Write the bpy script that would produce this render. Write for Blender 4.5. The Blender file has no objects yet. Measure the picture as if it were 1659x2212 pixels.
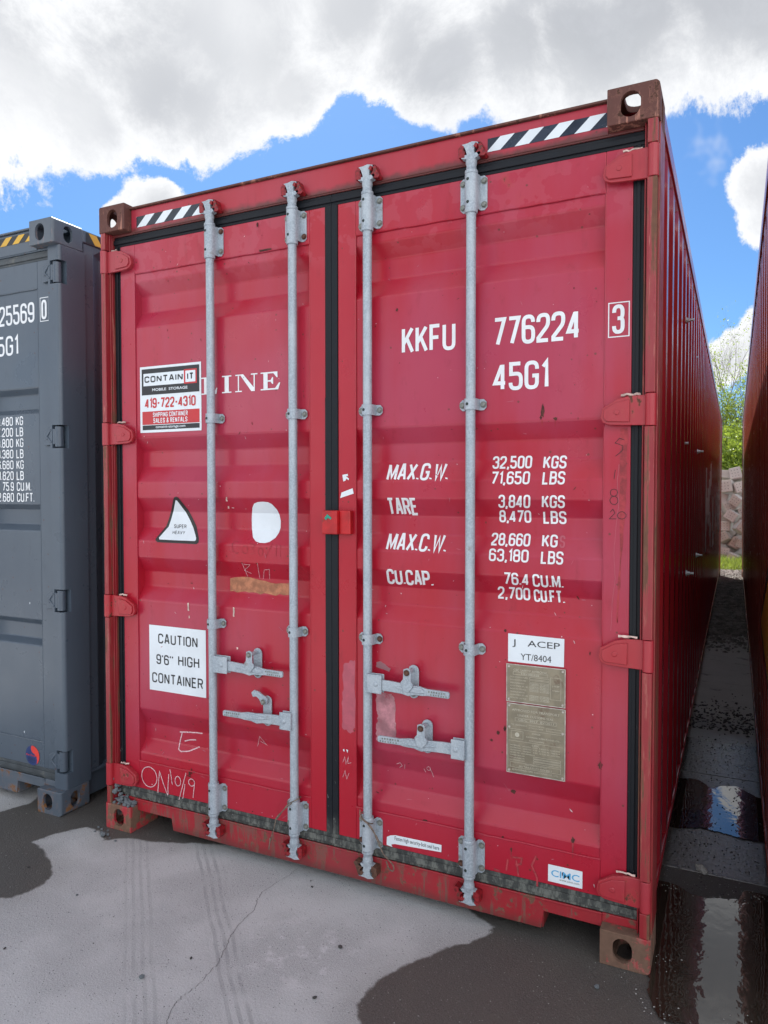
import bpy, bmesh, math, random
from mathutils import Vector, Matrix, noise as mnoise

# ---------------------------------------------------------------- camera, sky, sun
SC = bpy.context.scene
COL = SC.collection
CAM_M = ((0.8999971, 0.4358958, -0.0001624), (0.0130728, -0.0273640, -0.9995401), (-0.4356997, 0.8995811, -0.0303259))
cam_d = bpy.data.cameras.new('camera')
cam = bpy.data.objects.new('camera', cam_d)
COL.objects.link(cam)
_R = Matrix((CAM_M[0], tuple(-v for v in CAM_M[1]), tuple(-v for v in CAM_M[2]))).transposed()
cam.matrix_world = Matrix.Translation((2.66870684, -2.47627965, 1.59504585)) @ _R.to_4x4()
cam_d.sensor_fit = 'VERTICAL'
cam_d.sensor_height = 36.0
cam_d.lens = 36.0 * 2902.0071 / 4096
cam_d.clip_start = 0.05
cam_d.clip_end = 3000
SC.camera = cam
SC.view_settings.view_transform = 'Standard'
SC.view_settings.look = 'None'
SC.view_settings.gamma = 1.0
SC.view_settings.use_curve_mapping = False
SC.view_settings.exposure = 1.27

SUN_AZ = Vector((-0.548, 0.837, 0.0)).normalized()     # horizontal direction towards the sun
SUN_EL = math.radians(50)
sun_dir = (SUN_AZ * math.cos(SUN_EL) + Vector((0, 0, math.sin(SUN_EL)))).normalized()
sl = bpy.data.lights.new('sun', 'SUN')
sl.energy = 4.6
sl.angle = math.radians(0.53)
sl.color = (1.0, 0.95, 0.88)
so = bpy.data.objects.new('sun', sl)
so.rotation_euler = sun_dir.to_track_quat('Z', 'Y').to_euler()
so.location = (0, 0, 30)
COL.objects.link(so)


class NT:
    """small helper around a node tree"""
    def __init__(s, tree):
        s.t = tree
        s.t.nodes.clear()

    def n(s, typ, ins=None, **kw):
        nd = s.t.nodes.new(typ)
        for k, v in kw.items():
            setattr(nd, k, v)
        for k, v in (ins or {}).items():
            s.put(nd.inputs[k], v)
        return nd

    def put(s, sock, v):
        if isinstance(v, bpy.types.NodeSocket):
            s.t.links.new(v, sock)
        elif isinstance(v, bpy.types.Node):
            s.t.links.new(v.outputs[0], sock)
        else:
            if sock.type == 'RGBA' and len(v) == 3:
                v = (*v, 1)
            sock.default_value = v

    def m(s, op, a, b=0.0, c=None, clamp=False):
        nd = s.n('ShaderNodeMath', operation=op, use_clamp=clamp)
        s.put(nd.inputs[0], a)
        s.put(nd.inputs[1], b)
        if c is not None:
            s.put(nd.inputs[2], c)
        return nd.outputs[0]

    def step(s, v, lo, hi):
        nd = s.n('ShaderNodeMapRange', interpolation_type='SMOOTHSTEP')
        s.put(nd.inputs['Value'], v)
        s.put(nd.inputs['From Min'], lo)
        s.put(nd.inputs['From Max'], hi)
        return nd.outputs['Result']

    def mix(s, f, a, b):
        nd = s.n('ShaderNodeMix', data_type='RGBA')
        s.put(nd.inputs['Factor'], f)
        s.put(nd.inputs['A'], a)
        s.put(nd.inputs['B'], b)
        return nd.outputs['Result']

    def noise(s, vec, scale, detail=4, rough=0.55, dist=0.0):
        return s.n('ShaderNodeTexNoise', {'Vector': vec, 'Scale': scale, 'Detail': detail, 'Roughness': rough, 'Distortion': dist}).outputs[0]

    def vor(s, vec, scale, feature='F1', rnd=1.0):
        return s.n('ShaderNodeTexVoronoi', {'Vector': vec, 'Scale': scale, 'Randomness': rnd}, feature=feature)

    def scl(s, vec, x, y, z):
        return s.n('ShaderNodeVectorMath', {0: vec, 1: (x, y, z)}, operation='MULTIPLY').outputs[0]

    def bump(s, h, strength=0.3, dist=0.01, normal=None):
        nd = s.n('ShaderNodeBump', {'Height': h, 'Strength': strength, 'Distance': dist})
        if normal is not None:
            s.put(nd.inputs['Normal'], normal)
        return nd.outputs[0]


def px_dir(u, v):
    """direction seen at a point of the photograph (1659 px wide view)"""
    f = 2902.0071 / 1.85172
    c = Vector(((u - 829.5) / f, (v - 1106) / f, 1.0))
    d = Vector([sum(CAM_M[k][i] * c[k] for k in range(3)) for i in range(3)])
    return d.normalized()


world = bpy.data.worlds.new('World')
SC.world = world
world.use_nodes = True
W = NT(world.node_tree)
gen = W.n('ShaderNodeTexCoord').outputs['Generated']
sky = W.n('ShaderNodeTexSky', sky_type='NISHITA')
sky.sun_disc = False
sky.sun_elevation = SUN_EL
sky.sun_rotation = math.atan2(SUN_AZ.x, SUN_AZ.y)
sky.altitude = 200
sky.air_density = 1.0
sky.dust_density = 0.6
sky.ozone_density = 2.0
# clouds: a field over the sky's directions, threshold gives the outline, its depth the grey undersides
wob = W.n('ShaderNodeTexNoise', {'Vector': gen, 'Scale': 5.0, 'Detail': 1.0, 'Roughness': 0.5}).outputs[1]
wv = W.n('ShaderNodeVectorMath', {0: wob, 1: (0.5, 0.5, 0.5)}, operation='SUBTRACT').outputs[0]
wv = W.n('ShaderNodeVectorMath', {0: wv, 'Scale': 0.10}, operation='SCALE').outputs[0]
gd = W.n('ShaderNodeVectorMath', {0: gen, 1: wv}, operation='ADD').outputs[0]


def blobs(lst):
    acc = None
    for (u, v, r) in lst:
        d = px_dir(u, v)
        di = W.n('ShaderNodeVectorMath', {0: gd, 1: tuple(d)}, operation='DISTANCE').outputs['Value']
        val = W.m('SUBTRACT', 1.0, W.m('DIVIDE', di, r / 1567.0))
        acc = val if acc is None else W.n('ShaderNodeMath', {0: acc, 1: val, 2: 0.10}, operation='SMOOTH_MAX').outputs[0]
    return acc


pos = blobs([(40, 190, 150), (-120, 90, 260), (165, 225, 105), (330, 120, 175), (430, 170, 125), (560, 100, 150), (635, 165, 105), (470, -40, 260), (780, -20, 165),
             (900, 100, 135), (975, 160, 115), (1110, 110, 135), (1260, 90, 165), (1410, 55, 155), (1570, 20, 145), (1700, -40, 165), (1150, -150, 250)])
pos2 = blobs([(335, 432, 78), (262, 452, 45), (1655, 400, 72), (1640, 475, 62), (1590, 780, 72), (1670, 735, 75)])
n1 = W.noise(gd, 3.2, 1, 0.55)
n2 = W.noise(gd, 12.0, 6, 0.74)
n3 = W.noise(gen, 2.0, 1, 0.5)
det = W.m('ADD', W.m('MULTIPLY', W.m('SUBTRACT', n1, 0.5), 0.8), W.m('MULTIPLY', W.m('SUBTRACT', n2, 0.5), 1.0))
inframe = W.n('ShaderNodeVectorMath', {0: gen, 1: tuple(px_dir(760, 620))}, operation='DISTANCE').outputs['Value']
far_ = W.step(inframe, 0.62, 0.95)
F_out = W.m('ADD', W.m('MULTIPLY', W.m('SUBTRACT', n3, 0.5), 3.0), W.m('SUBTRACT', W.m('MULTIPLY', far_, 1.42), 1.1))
Fb = W.m('MAXIMUM', pos, W.m('MULTIPLY', pos2, 0.9))
F = W.m('ADD', W.m('MAXIMUM', Fb, F_out), det)
mask = W.step(F, 0.03, 0.19)
wisp = W.m('MULTIPLY', W.step(W.noise(gd, 7.0, 4, 0.72), 0.58, 0.85), 0.45)
mask = W.m('MAXIMUM', mask, wisp)
depth = W.step(F, 0.15, 0.80)
puff = W.noise(gen, 2.6, 3, 0.50)
shade = W.m('MULTIPLY', depth, W.step(puff, 0.26, 0.60))
# clouds towards the sun show their shaded undersides, those opposite it their sunlit faces, brightened out of view to light the doors
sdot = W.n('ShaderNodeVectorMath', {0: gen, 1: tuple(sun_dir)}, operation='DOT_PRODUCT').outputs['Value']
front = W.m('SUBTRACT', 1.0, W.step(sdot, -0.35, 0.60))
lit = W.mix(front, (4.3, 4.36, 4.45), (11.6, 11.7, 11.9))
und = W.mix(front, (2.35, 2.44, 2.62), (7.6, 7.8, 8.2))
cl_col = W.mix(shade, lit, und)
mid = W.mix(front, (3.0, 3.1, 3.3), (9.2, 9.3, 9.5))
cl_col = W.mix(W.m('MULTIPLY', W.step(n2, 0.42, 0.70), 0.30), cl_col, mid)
blue = W.n('ShaderNodeMix', {'Factor': 1.0, 'A': sky.outputs[0], 'B': (0.28, 0.43, 0.58, 1)}, data_type='RGBA', blend_type='MULTIPLY').outputs['Result']
up = W.n('ShaderNodeSeparateXYZ', {0: gen}).outputs['Z']
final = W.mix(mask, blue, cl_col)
below = W.step(up, -0.02, 0.0)
final = W.mix(below, (1.5, 1.5, 1.45), final)
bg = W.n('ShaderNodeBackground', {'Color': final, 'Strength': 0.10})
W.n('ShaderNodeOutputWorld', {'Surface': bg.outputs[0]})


# ---------------------------------------------------------------- materials
def newmat(name):
    m = bpy.data.materials.new(name)
    m.use_nodes = True
    t = NT(m.node_tree)
    return m, t


def finish(t, col, rough=0.5, normal=None, metal=0.0, spec=0.5, coat=0.0, **kw):
    ins = {'Base Color': col, 'Roughness': rough, 'Metallic': metal, 'Specular IOR Level': spec, 'Coat Weight': coat}
    ins.update(kw)
    if normal is not None:
        ins['Normal'] = normal
    b = t.n('ShaderNodeBsdfPrincipled', ins)
    t.n('ShaderNodeOutputMaterial', {'Surface': b.outputs[0]})


def paint(name, sat, chalk, rust=0.35, rust_col=(0.085, 0.030, 0.016), rough=0.36, stains=True, scuff=0.0, scuff_col=(0.40, 0.13, 0.10), wear_low=0.0, vert=0.0, grime=0.0, pscale=6.0):
    """weathered container paint in the container's own coordinates"""
    m, t = newmat(name)
    oc = t.n('ShaderNodeTexCoord').outputs['Object']
    xyz = t.n('ShaderNodeSeparateXYZ', {0: oc})
    x, z = xyz.outputs['X'], xyz.outputs['Z']
    big = t.noise(oc, 1.3, 3, 0.5)
    streak = t.noise(t.scl(oc, 1.0, 1.0, 0.10), 9.0, 5, 0.6)
    f = t.m('ADD', t.m('MULTIPLY', big, 0.9), t.m('MULTIPLY', streak, 0.35))
    f = t.step(f, 0.42, 0.80)
    if stains:
        cen = t.m('ABSOLUTE', t.m('SUBTRACT', x, 1.22))
        f = t.m('MULTIPLY', f, t.step(cen, 0.08, 0.20))
        f = t.m('MULTIPLY', f, t.m('ADD', 0.25, t.m('MULTIPLY', t.step(z, 0.25, 0.60), 0.75)))
    col = t.mix(f, sat, chalk)
    if stains:
        # dried water tide marks under the header, and round drops below them
        tide = t.step(t.m('ADD', z, t.m('MULTIPLY', t.m('SUBTRACT', t.noise(t.scl(oc, 1, 1, 0.5), 8.0, 5, 0.6), 0.5), 0.42)), 2.56, 2.565)
        patch = t.step(t.noise(oc, 13.0, 3, 0.5), 0.50, 0.515)
        col = t.mix(t.m('MULTIPLY', t.m('MULTIPLY', tide, 0.30), 1.0), col, sat)
        low = t.step(z, 2.45, 2.56)
        col = t.mix(t.m('MULTIPLY', t.m('MULTIPLY', low, patch), 0.22), col, t_lerp(chalk, (1, 0.5, 0.5), 0.12))
        v = t.vor(t.scl(oc, 1.0, 0.2, 1.0), 16.0)
        r = t.m('MULTIPLY', t.n('ShaderNodeSeparateColor', {0: v.outputs['Color']}).outputs[0], 0.24)
        drop = t.m('MULTIPLY', t.m('LESS_THAN', v.outputs['Distance'], r), t.m('MULTIPLY', t.step(z, 2.1, 2.5), 0.45))
        col = t.mix(t.m('MULTIPLY', drop, t.step(t.noise(oc, 2.2, 2), 0.45, 0.6)), col, sat)
    # fine dirt and specks
    dirt = t.step(t.noise(t.scl(oc, 1, 1, 0.35), 26.0, 6, 0.65), 0.56, 0.80)
    col = t.mix(t.m('MULTIPLY', dirt, 0.34), col, tuple(c * 0.45 for c in sat))
    sp = t.vor(oc, 38.0)
    spr = t.n('ShaderNodeSeparateColor', {0: sp.outputs['Color']})
    spk = t.m('MULTIPLY', t.m('LESS_THAN', sp.outputs['Distance'], 0.16), t.m('GREATER_THAN', spr.outputs[0], 0.93))
    col = t.mix(t.m('MULTIPLY', spk, 0.7), col, rust_col)
    # rust and scraped patches
    iso = t.noise(oc, pscale, 8, 0.72)
    if vert > 0:
        iso = t.m('ADD', t.m('MULTIPLY', iso, 1 - vert), t.m('MULTIPLY', t.noise(t.scl(oc, 1, 1, 0.035), 42.0, 6, 0.68), vert))
    rn = t.m('ADD', iso, t.m('MULTIPLY', t.noise(t.scl(oc, 1, 1, 0.12), 20.0, 4, 0.6), 0.45))
    if wear_low > 0:
        rn = t.m('ADD', rn, t.m('MULTIPLY', t.m('SUBTRACT', 1.0, t.step(z, 0.0, 0.35)), wear_low))
    thr = 1.03 - 0.36 * rust
    rmask = t.step(rn, thr, thr + 0.05)
    halo = t.step(rn, thr - 0.07, thr)
    if scuff > 0:
        sc = t.step(t.m('ADD', t.noise(t.scl(oc, 1.6, 1.6, 0.12), 24.0, 6, 0.7), t.m('MULTIPLY', t.noise(oc, 3.0, 4), 0.5)), 1.04 - 0.42 * scuff, 1.09 - 0.42 * scuff)
        col = t.mix(t.m('MULTIPLY', sc, 0.8), col, scuff_col)
    col = t.mix(t.m('MULTIPLY', halo, 0.45), col, t_lerp(sat, scuff_col, 0.35))
    if grime > 0:
        gz_ = t.m('ADD', z, t.m('MULTIPLY', t.m('SUBTRACT', t.noise(oc, 16.0, 6, 0.65), 0.5), 0.05))
        gm_ = t.m('SUBTRACT', 1.0, t.step(gz_, 2.772, 2.800))
        gm2 = t.m('SUBTRACT', 1.0, t.step(t.m('ADD', z, t.m('MULTIPLY', t.m('SUBTRACT', t.noise(oc, 9.0, 5), 0.5), 0.03)), 0.040, 0.085))
        gm_ = t.m('MAXIMUM', t.m('MULTIPLY', gm_, t.step(z, 1.0, 1.1)), t.m('MULTIPLY', gm2, 0.55))
        col = t.mix(t.m('MULTIPLY', gm_, grime), col, (0.050, 0.028, 0.022))
    rc = t.mix(t.noise(oc, 45.0, 4), tuple(c * 0.6 for c in rust_col), tuple(min(1, c * 1.7) for c in rust_col))
    col = t.mix(rmask, col, rc)
    rg = t.m('ADD', rough, t.m('MULTIPLY', t.m('SUBTRACT', t.noise(oc, 7.0, 5), 0.5), 0.22))
    rg = t.m('ADD', rg, t.m('MULTIPLY', rmask, 0.4), clamp=True)
    h = t.m('ADD', t.m('MULTIPLY', t.noise(oc, 3.5, 2), 1.0), t.m('MULTIPLY', t.noise(oc, 160.0, 3), 0.012))
    h = t.m('SUBTRACT', h, t.m('MULTIPLY', rmask, 0.06))
    finish(t, col, rg, t.bump(h, 0.35, 0.010), spec=0.5)
    return m


def t_lerp(a, b, f):
    return tuple(a[i] * (1 - f) + b[i] * f for i in range(3))


RED_S, RED_C = (0.39, 0.006, 0.021), (0.385, 0.036, 0.076)
M = {}
M['red'] = paint('red_paint', RED_S, RED_C, rust=0.12, rough=0.31)
M['red_frame'] = paint('red_frame_paint', (0.38, 0.012, 0.022), (0.36, 0.040, 0.055), rust=0.50, scuff=0.30, stains=False, pscale=20.0)
M['red_head'] = paint('red_header_paint', (0.38, 0.010, 0.022), (0.38, 0.036, 0.060), rust=0.16, scuff=0.10, stains=False, pscale=14.0, grime=0.8)
M['red_post'] = paint('red_post_paint', (0.25, 0.009, 0.016), (0.27, 0.026, 0.034), rust=0.78, scuff=0.48, stains=False, rust_col=(0.12, 0.052, 0.030), vert=0.85, pscale=14.0)
M['red_sill'] = paint('red_sill_paint', (0.35, 0.008, 0.018), (0.26, 0.024, 0.032), rust=0.66, scuff=0.60, scuff_col=(0.17, 0.075, 0.06), stains=False, rust_col=(0.13, 0.060, 0.040), rough=0.45, pscale=24.0, grime=1.0)
M['red_side'] = paint('red_side_paint', (0.34, 0.009, 0.018), (0.28, 0.018, 0.030), rust=0.10, stains=False, rough=0.20)
M['cast_top'] = paint('rusty_casting', (0.085, 0.032, 0.024), (0.11, 0.038, 0.030), rust=0.60, scuff=0.40, scuff_col=(0.40, 0.18, 0.13), stains=False, rust_col=(0.055, 0.026, 0.018), rough=0.72, pscale=30.0)
M['cast_low_worn'] = paint('bare_rust_casting', (0.34, 0.014, 0.026), (0.30, 0.05, 0.05), rust=1.12, scuff=0.9, scuff_col=(0.24, 0.14, 0.105), stains=False, rust_col=(0.125, 0.072, 0.050), rough=0.65, pscale=12.0)
M['cast_low'] = paint('scraped_red_casting', (0.38, 0.014, 0.026), (0.36, 0.04, 0.05), rust=0.90, scuff=0.70, scuff_col=(0.27, 0.14, 0.11), stains=False, rust_col=(0.14, 0.078, 0.052), rough=0.6, pscale=12.0)
GR_S, GR_C = (0.064, 0.086, 0.116), (0.078, 0.102, 0.132)
M['grey'] = paint('grey_paint', GR_S, GR_C, rust=0.0, stains=False, rough=0.30)
M['grey_cast'] = paint('grey_casting_paint', GR_S, (0.10, 0.12, 0.145), rust=0.42, scuff=0.25, scuff_col=(0.35, 0.22, 0.18), stains=False, rust_col=(0.16, 0.075, 0.030), rough=0.45, wear_low=0.12, pscale=16.0)
M['grey_top'] = paint('grey_top_casting_paint', GR_S, (0.10, 0.12, 0.145), rust=0.10, scuff=0.34, scuff_col=(0.28, 0.17, 0.15), stains=False, rough=0.40, pscale=16.0)
BR_S, BR_C = (0.20, 0.040, 0.028), (0.27, 0.068, 0.048)
M['brown'] = paint('brown_paint', BR_S, BR_C, rust=0.25, scuff=0.30, scuff_col=(0.30, 0.14, 0.10), stains=False, rough=0.24, vert=0.8, pscale=14.0)


def mat_galv():
    m, t = newmat('galvanised_steel')
    oc = t.n('ShaderNodeTexCoord').outputs['Object']
    ri = t.n('ShaderNodeObjectInfo').outputs['Random']
    v = t.n('ShaderNodeVectorMath', {0: oc, 1: t.n('ShaderNodeCombineXYZ', {0: t.m('MULTIPLY', ri, 31.0), 1: 0.0, 2: t.m('MULTIPLY', ri, 17.0)}).outputs[0]}, operation='ADD').outputs[0]
    sp = t.noise(v, 150.0, 3, 0.6)
    bl = t.noise(t.scl(v, 1, 1, 0.4), 18.0, 5, 0.6)
    col = t.mix(t.step(sp, 0.35, 0.70), (0.29, 0.34, 0.39), (0.42, 0.48, 0.535))
    col = t.mix(t.m('MULTIPLY', t.step(bl, 0.42, 0.7), 0.5), col, (0.49, 0.54, 0.58))
    d = t.step(t.noise(v, 9.0, 7, 0.7), 0.62, 0.72)
    col = t.mix(t.m('MULTIPLY', d, 0.6), col, (0.17, 0.12, 0.09))
    finish(t, col, t.m('ADD', 0.42, t.m('MULTIPLY', sp, 0.25)), t.bump(t.m('ADD', sp, bl), 0.25, 0.003), metal=0.25)
    return m


M['galv'] = mat_galv()


def simple(name, col, rough=0.5, var=0.25, scale=20.0, metal=0.0, bump=0.2, dark=None, spec=0.5):
    m, t = newmat(name)
    oc = t.n('ShaderNodeTexCoord').outputs['Object']
    n = t.noise(oc, scale, 6, 0.62)
    c = t.mix(t.step(n, 0.35, 0.68), tuple(v * (1 - var) for v in col), tuple(min(1.0, v * (1 + var)) for v in col))
    if dark is not None:
        c = t.mix(t.m('MULTIPLY', t.step(t.noise(oc, scale * 0.6, 8, 0.7), 0.56, 0.66), 0.8), c, dark)
    finish(t, c, t.m('ADD', rough, t.m('MULTIPLY', t.m('SUBTRACT', n, 0.5), 0.3), clamp=True), t.bump(n, bump, 0.004), metal=metal, spec=spec)
    return m


def mat_rubber():
    m, t = newmat('black_rubber')
    oc = t.n('ShaderNodeTexCoord').outputs['Object']
    z = t.n('ShaderNodeSeparateXYZ', {0: oc}).outputs['Z']
    n = t.noise(oc, 12.0, 5, 0.6)
    col = t.mix(n, (0.004, 0.005, 0.008), (0.009, 0.012, 0.017))
    low = t.m('SUBTRACT', 1.0, t.step(z, 0.14, 0.30))
    sc = t.step(t.noise(t.scl(oc, 1.0, 1.0, 0.35), 42.0, 7, 0.72), 0.44, 0.62)
    col = t.mix(t.m('MULTIPLY', low, t.m('ADD', 0.25, t.m('MULTIPLY', sc, 0.6))), col, (0.19, 0.20, 0.18))
    mid = t.m('SUBTRACT', 1.0, t.step(z, 0.35, 1.0))
    sp = t.step(t.noise(t.scl(oc, 1.0, 1.0, 0.5), 70.0, 4, 0.7), 0.66, 0.70)
    col = t.mix(t.m('MULTIPLY', t.m('MULTIPLY', sp, mid), 0.8), col, (0.22, 0.23, 0.22))
    finish(t, col, t.m('ADD', 0.50, t.m('MULTIPLY', low, 0.35)), t.bump(t.noise(oc, 60.0, 4), 0.2, 0.003), spec=0.28)
    return m


M['rubber'] = mat_rubber()
M['grey_seal'] = simple('dark_grey_seal', (0.050, 0.060, 0.068), 0.5, 0.2, 20.0, dark=(0.12, 0.12, 0.11))
M['white'] = simple('white_paint_letters', (0.74, 0.77, 0.80), 0.4, 0.05, 12.0, dark=None, bump=0.05)
M['sticker'] = simple('white_sticker', (0.70, 0.76, 0.81), 0.33, 0.04, 9.0, bump=0.03)
M['ink'] = simple('black_ink', (0.016, 0.018, 0.022), 0.4, 0.2, 20.0, bump=0.02)
M['ink_brown'] = simple('faded_black_border', (0.024, 0.023, 0.022), 0.4, 0.2, 20.0, bump=0.02)
M['tape_dark'] = simple('dark_blue_tape', (0.016, 0.024, 0.040), 0.25, 0.4, 8.0, bump=0.05)
M['sign_red'] = simple('sign_red', (0.50, 0.022, 0.028), 0.35, 0.06, 9.0, bump=0.02)
M['yellow'] = simple('yellow_tape', (0.62, 0.36, 0.03), 0.35, 0.08, 12.0, bump=0.03)
M['chalk'] = simple('pale_chalk', (0.62, 0.42, 0.45), 0.9, 0.3, 150.0, bump=0.4)
M['pen'] = simple('black_marker', (0.03, 0.015, 0.02), 0.7, 0.3, 60.0)
M['ghost'] = simple('worn_letter', (0.42, 0.085, 0.12), 0.5, 0.1, 30.0, bump=0.02)
M['kraft'] = simple('peeled_paper', (0.40, 0.165, 0.09), 0.8, 0.28, 30.0)
M['scrape'] = simple('glue_residue', (0.45, 0.20, 0.23), 0.75, 0.35, 14.0, dark=(0.34, 0.035, 0.06))
M['cyan'] = simple('blue_logo_ink', (0.11, 0.40, 0.68), 0.4, 0.06, 10.0, bump=0.02)
M['navy'] = simple('navy_logo', (0.018, 0.04, 0.15), 0.35, 0.08, 10.0, bump=0.02)
M['logo_red'] = simple('logo_red', (0.72, 0.05, 0.035), 0.35, 0.06, 10.0, bump=0.02)
M['green'] = simple('green_sticker', (0.012, 0.27, 0.20), 0.45, 0.1, 10.0)
M['bare'] = simple('flaked_filler', (0.62, 0.47, 0.42), 0.7, 0.35, 40.0)
M['plate'] = simple('brass_grey_plate', (0.245, 0.215, 0.155), 0.42, 0.16, 26.0, metal=0.35, dark=(0.15, 0.10, 0.07))
M['plate_edge'] = simple('plate_rim', (0.45, 0.42, 0.38), 0.4, 0.25, 40.0, metal=0.3)
M['plate_ink'] = simple('plate_lettering', (0.50, 0.47, 0.38), 0.5, 0.15, 50.0)
M['lug_red'] = simple('red_cam_lug', (0.22, 0.008, 0.013), 0.45, 0.5, 60.0, dark=(0.07, 0.03, 0.02))
M['rustbolt'] = simple('rusty_bolt', (0.09, 0.04, 0.025), 0.7, 0.4, 90.0)
M['steelbolt'] = simple('dull_bolt', (0.21, 0.22, 0.20), 0.55, 0.3, 90.0, metal=0.3)
M['zinc'] = simple('bright_zinc_bolt', (0.52, 0.56, 0.58), 0.35, 0.2, 90.0, metal=0.5)
M['hole'] = simple('rivet_head', (0.012, 0.022, 0.020), 0.5, 0.3, 90.0)
M['lockred'] = simple('fresh_red_paint', (0.42, 0.008, 0.012), 0.38, 0.18, 16.0, dark=(0.14, 0.015, 0.012))
M['wire'] = simple('rusty_wire', (0.17, 0.125, 0.095), 0.6, 0.4, 90.0)
M['rustchip'] = simple('rust_chip', (0.075, 0.022, 0.016), 0.85, 0.5, 60.0)
M['stain'] = simple('rust_run', (0.33, 0.035, 0.045), 0.7, 0.3, 30.0)
M['stone'] = simple('crushed_stone', (0.135, 0.155, 0.17), 0.75, 0.35, 30.0, bump=0.5)
M['stone_dk'] = simple('dark_chip', (0.045, 0.042, 0.042), 0.7, 0.35, 60.0, bump=0.5)
M['stone_lt'] = simple('pale_grit', (0.34, 0.34, 0.33), 0.8, 0.3, 60.0, bump=0.5)
M['crackmat'] = simple('crack_dirt', (0.13, 0.125, 0.12), 0.9, 0.3, 60.0)
M['gravel'] = simple('alley_gravel', (0.19, 0.18, 0.165), 0.85, 0.5, 9.0, bump=0.5)
M['bark'] = simple('bark', (0.085, 0.068, 0.052), 0.85, 0.4, 14.0, bump=0.6)


def mat_leaf(name, a, b):
    m, t = newmat(name)
    g = t.n('ShaderNodeNewGeometry')
    rnd = g.outputs['Random Per Island']
    col = t.mix(rnd, a, b)
    d = t.n('ShaderNodeBsdfPrincipled', {'Base Color': col, 'Roughness': 0.5})
    tr = t.n('ShaderNodeBsdfTranslucent', {'Color': t.mix(0.35, col, (0.45, 0.55, 0.05))})
    mx = t.n('ShaderNodeMixShader', {0: 0.45, 1: d.outputs[0], 2: tr.outputs[0]})
    t.n('ShaderNodeOutputMaterial', {'Surface': mx.outputs[0]})
    return m


M['leaf'] = mat_leaf('young_leaves', (0.10, 0.17, 0.020), (0.24, 0.32, 0.045))
M['grass'] = mat_leaf('grass_blades', (0.09, 0.15, 0.025), (0.22, 0.29, 0.07))


def mat_block():
    m, t = newmat('rubble_stone')
    oc = t.n('ShaderNodeTexCoord').outputs['Object']
    ri = t.n('ShaderNodeObjectInfo').outputs['Random']
    n = t.noise(oc, 9.0, 7, 0.62)
    c = t.mix(n, (0.40, 0.39, 0.365), (0.68, 0.67, 0.64))
    c = t.mix(t.m('MULTIPLY', ri, 0.35), c, (0.32, 0.27, 0.24))
    finish(t, c, 0.85, t.bump(t.m('ADD', n, t.noise(oc, 40.0, 4)), 0.7, 0.02))
    return m


M['block'] = mat_block()


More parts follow.
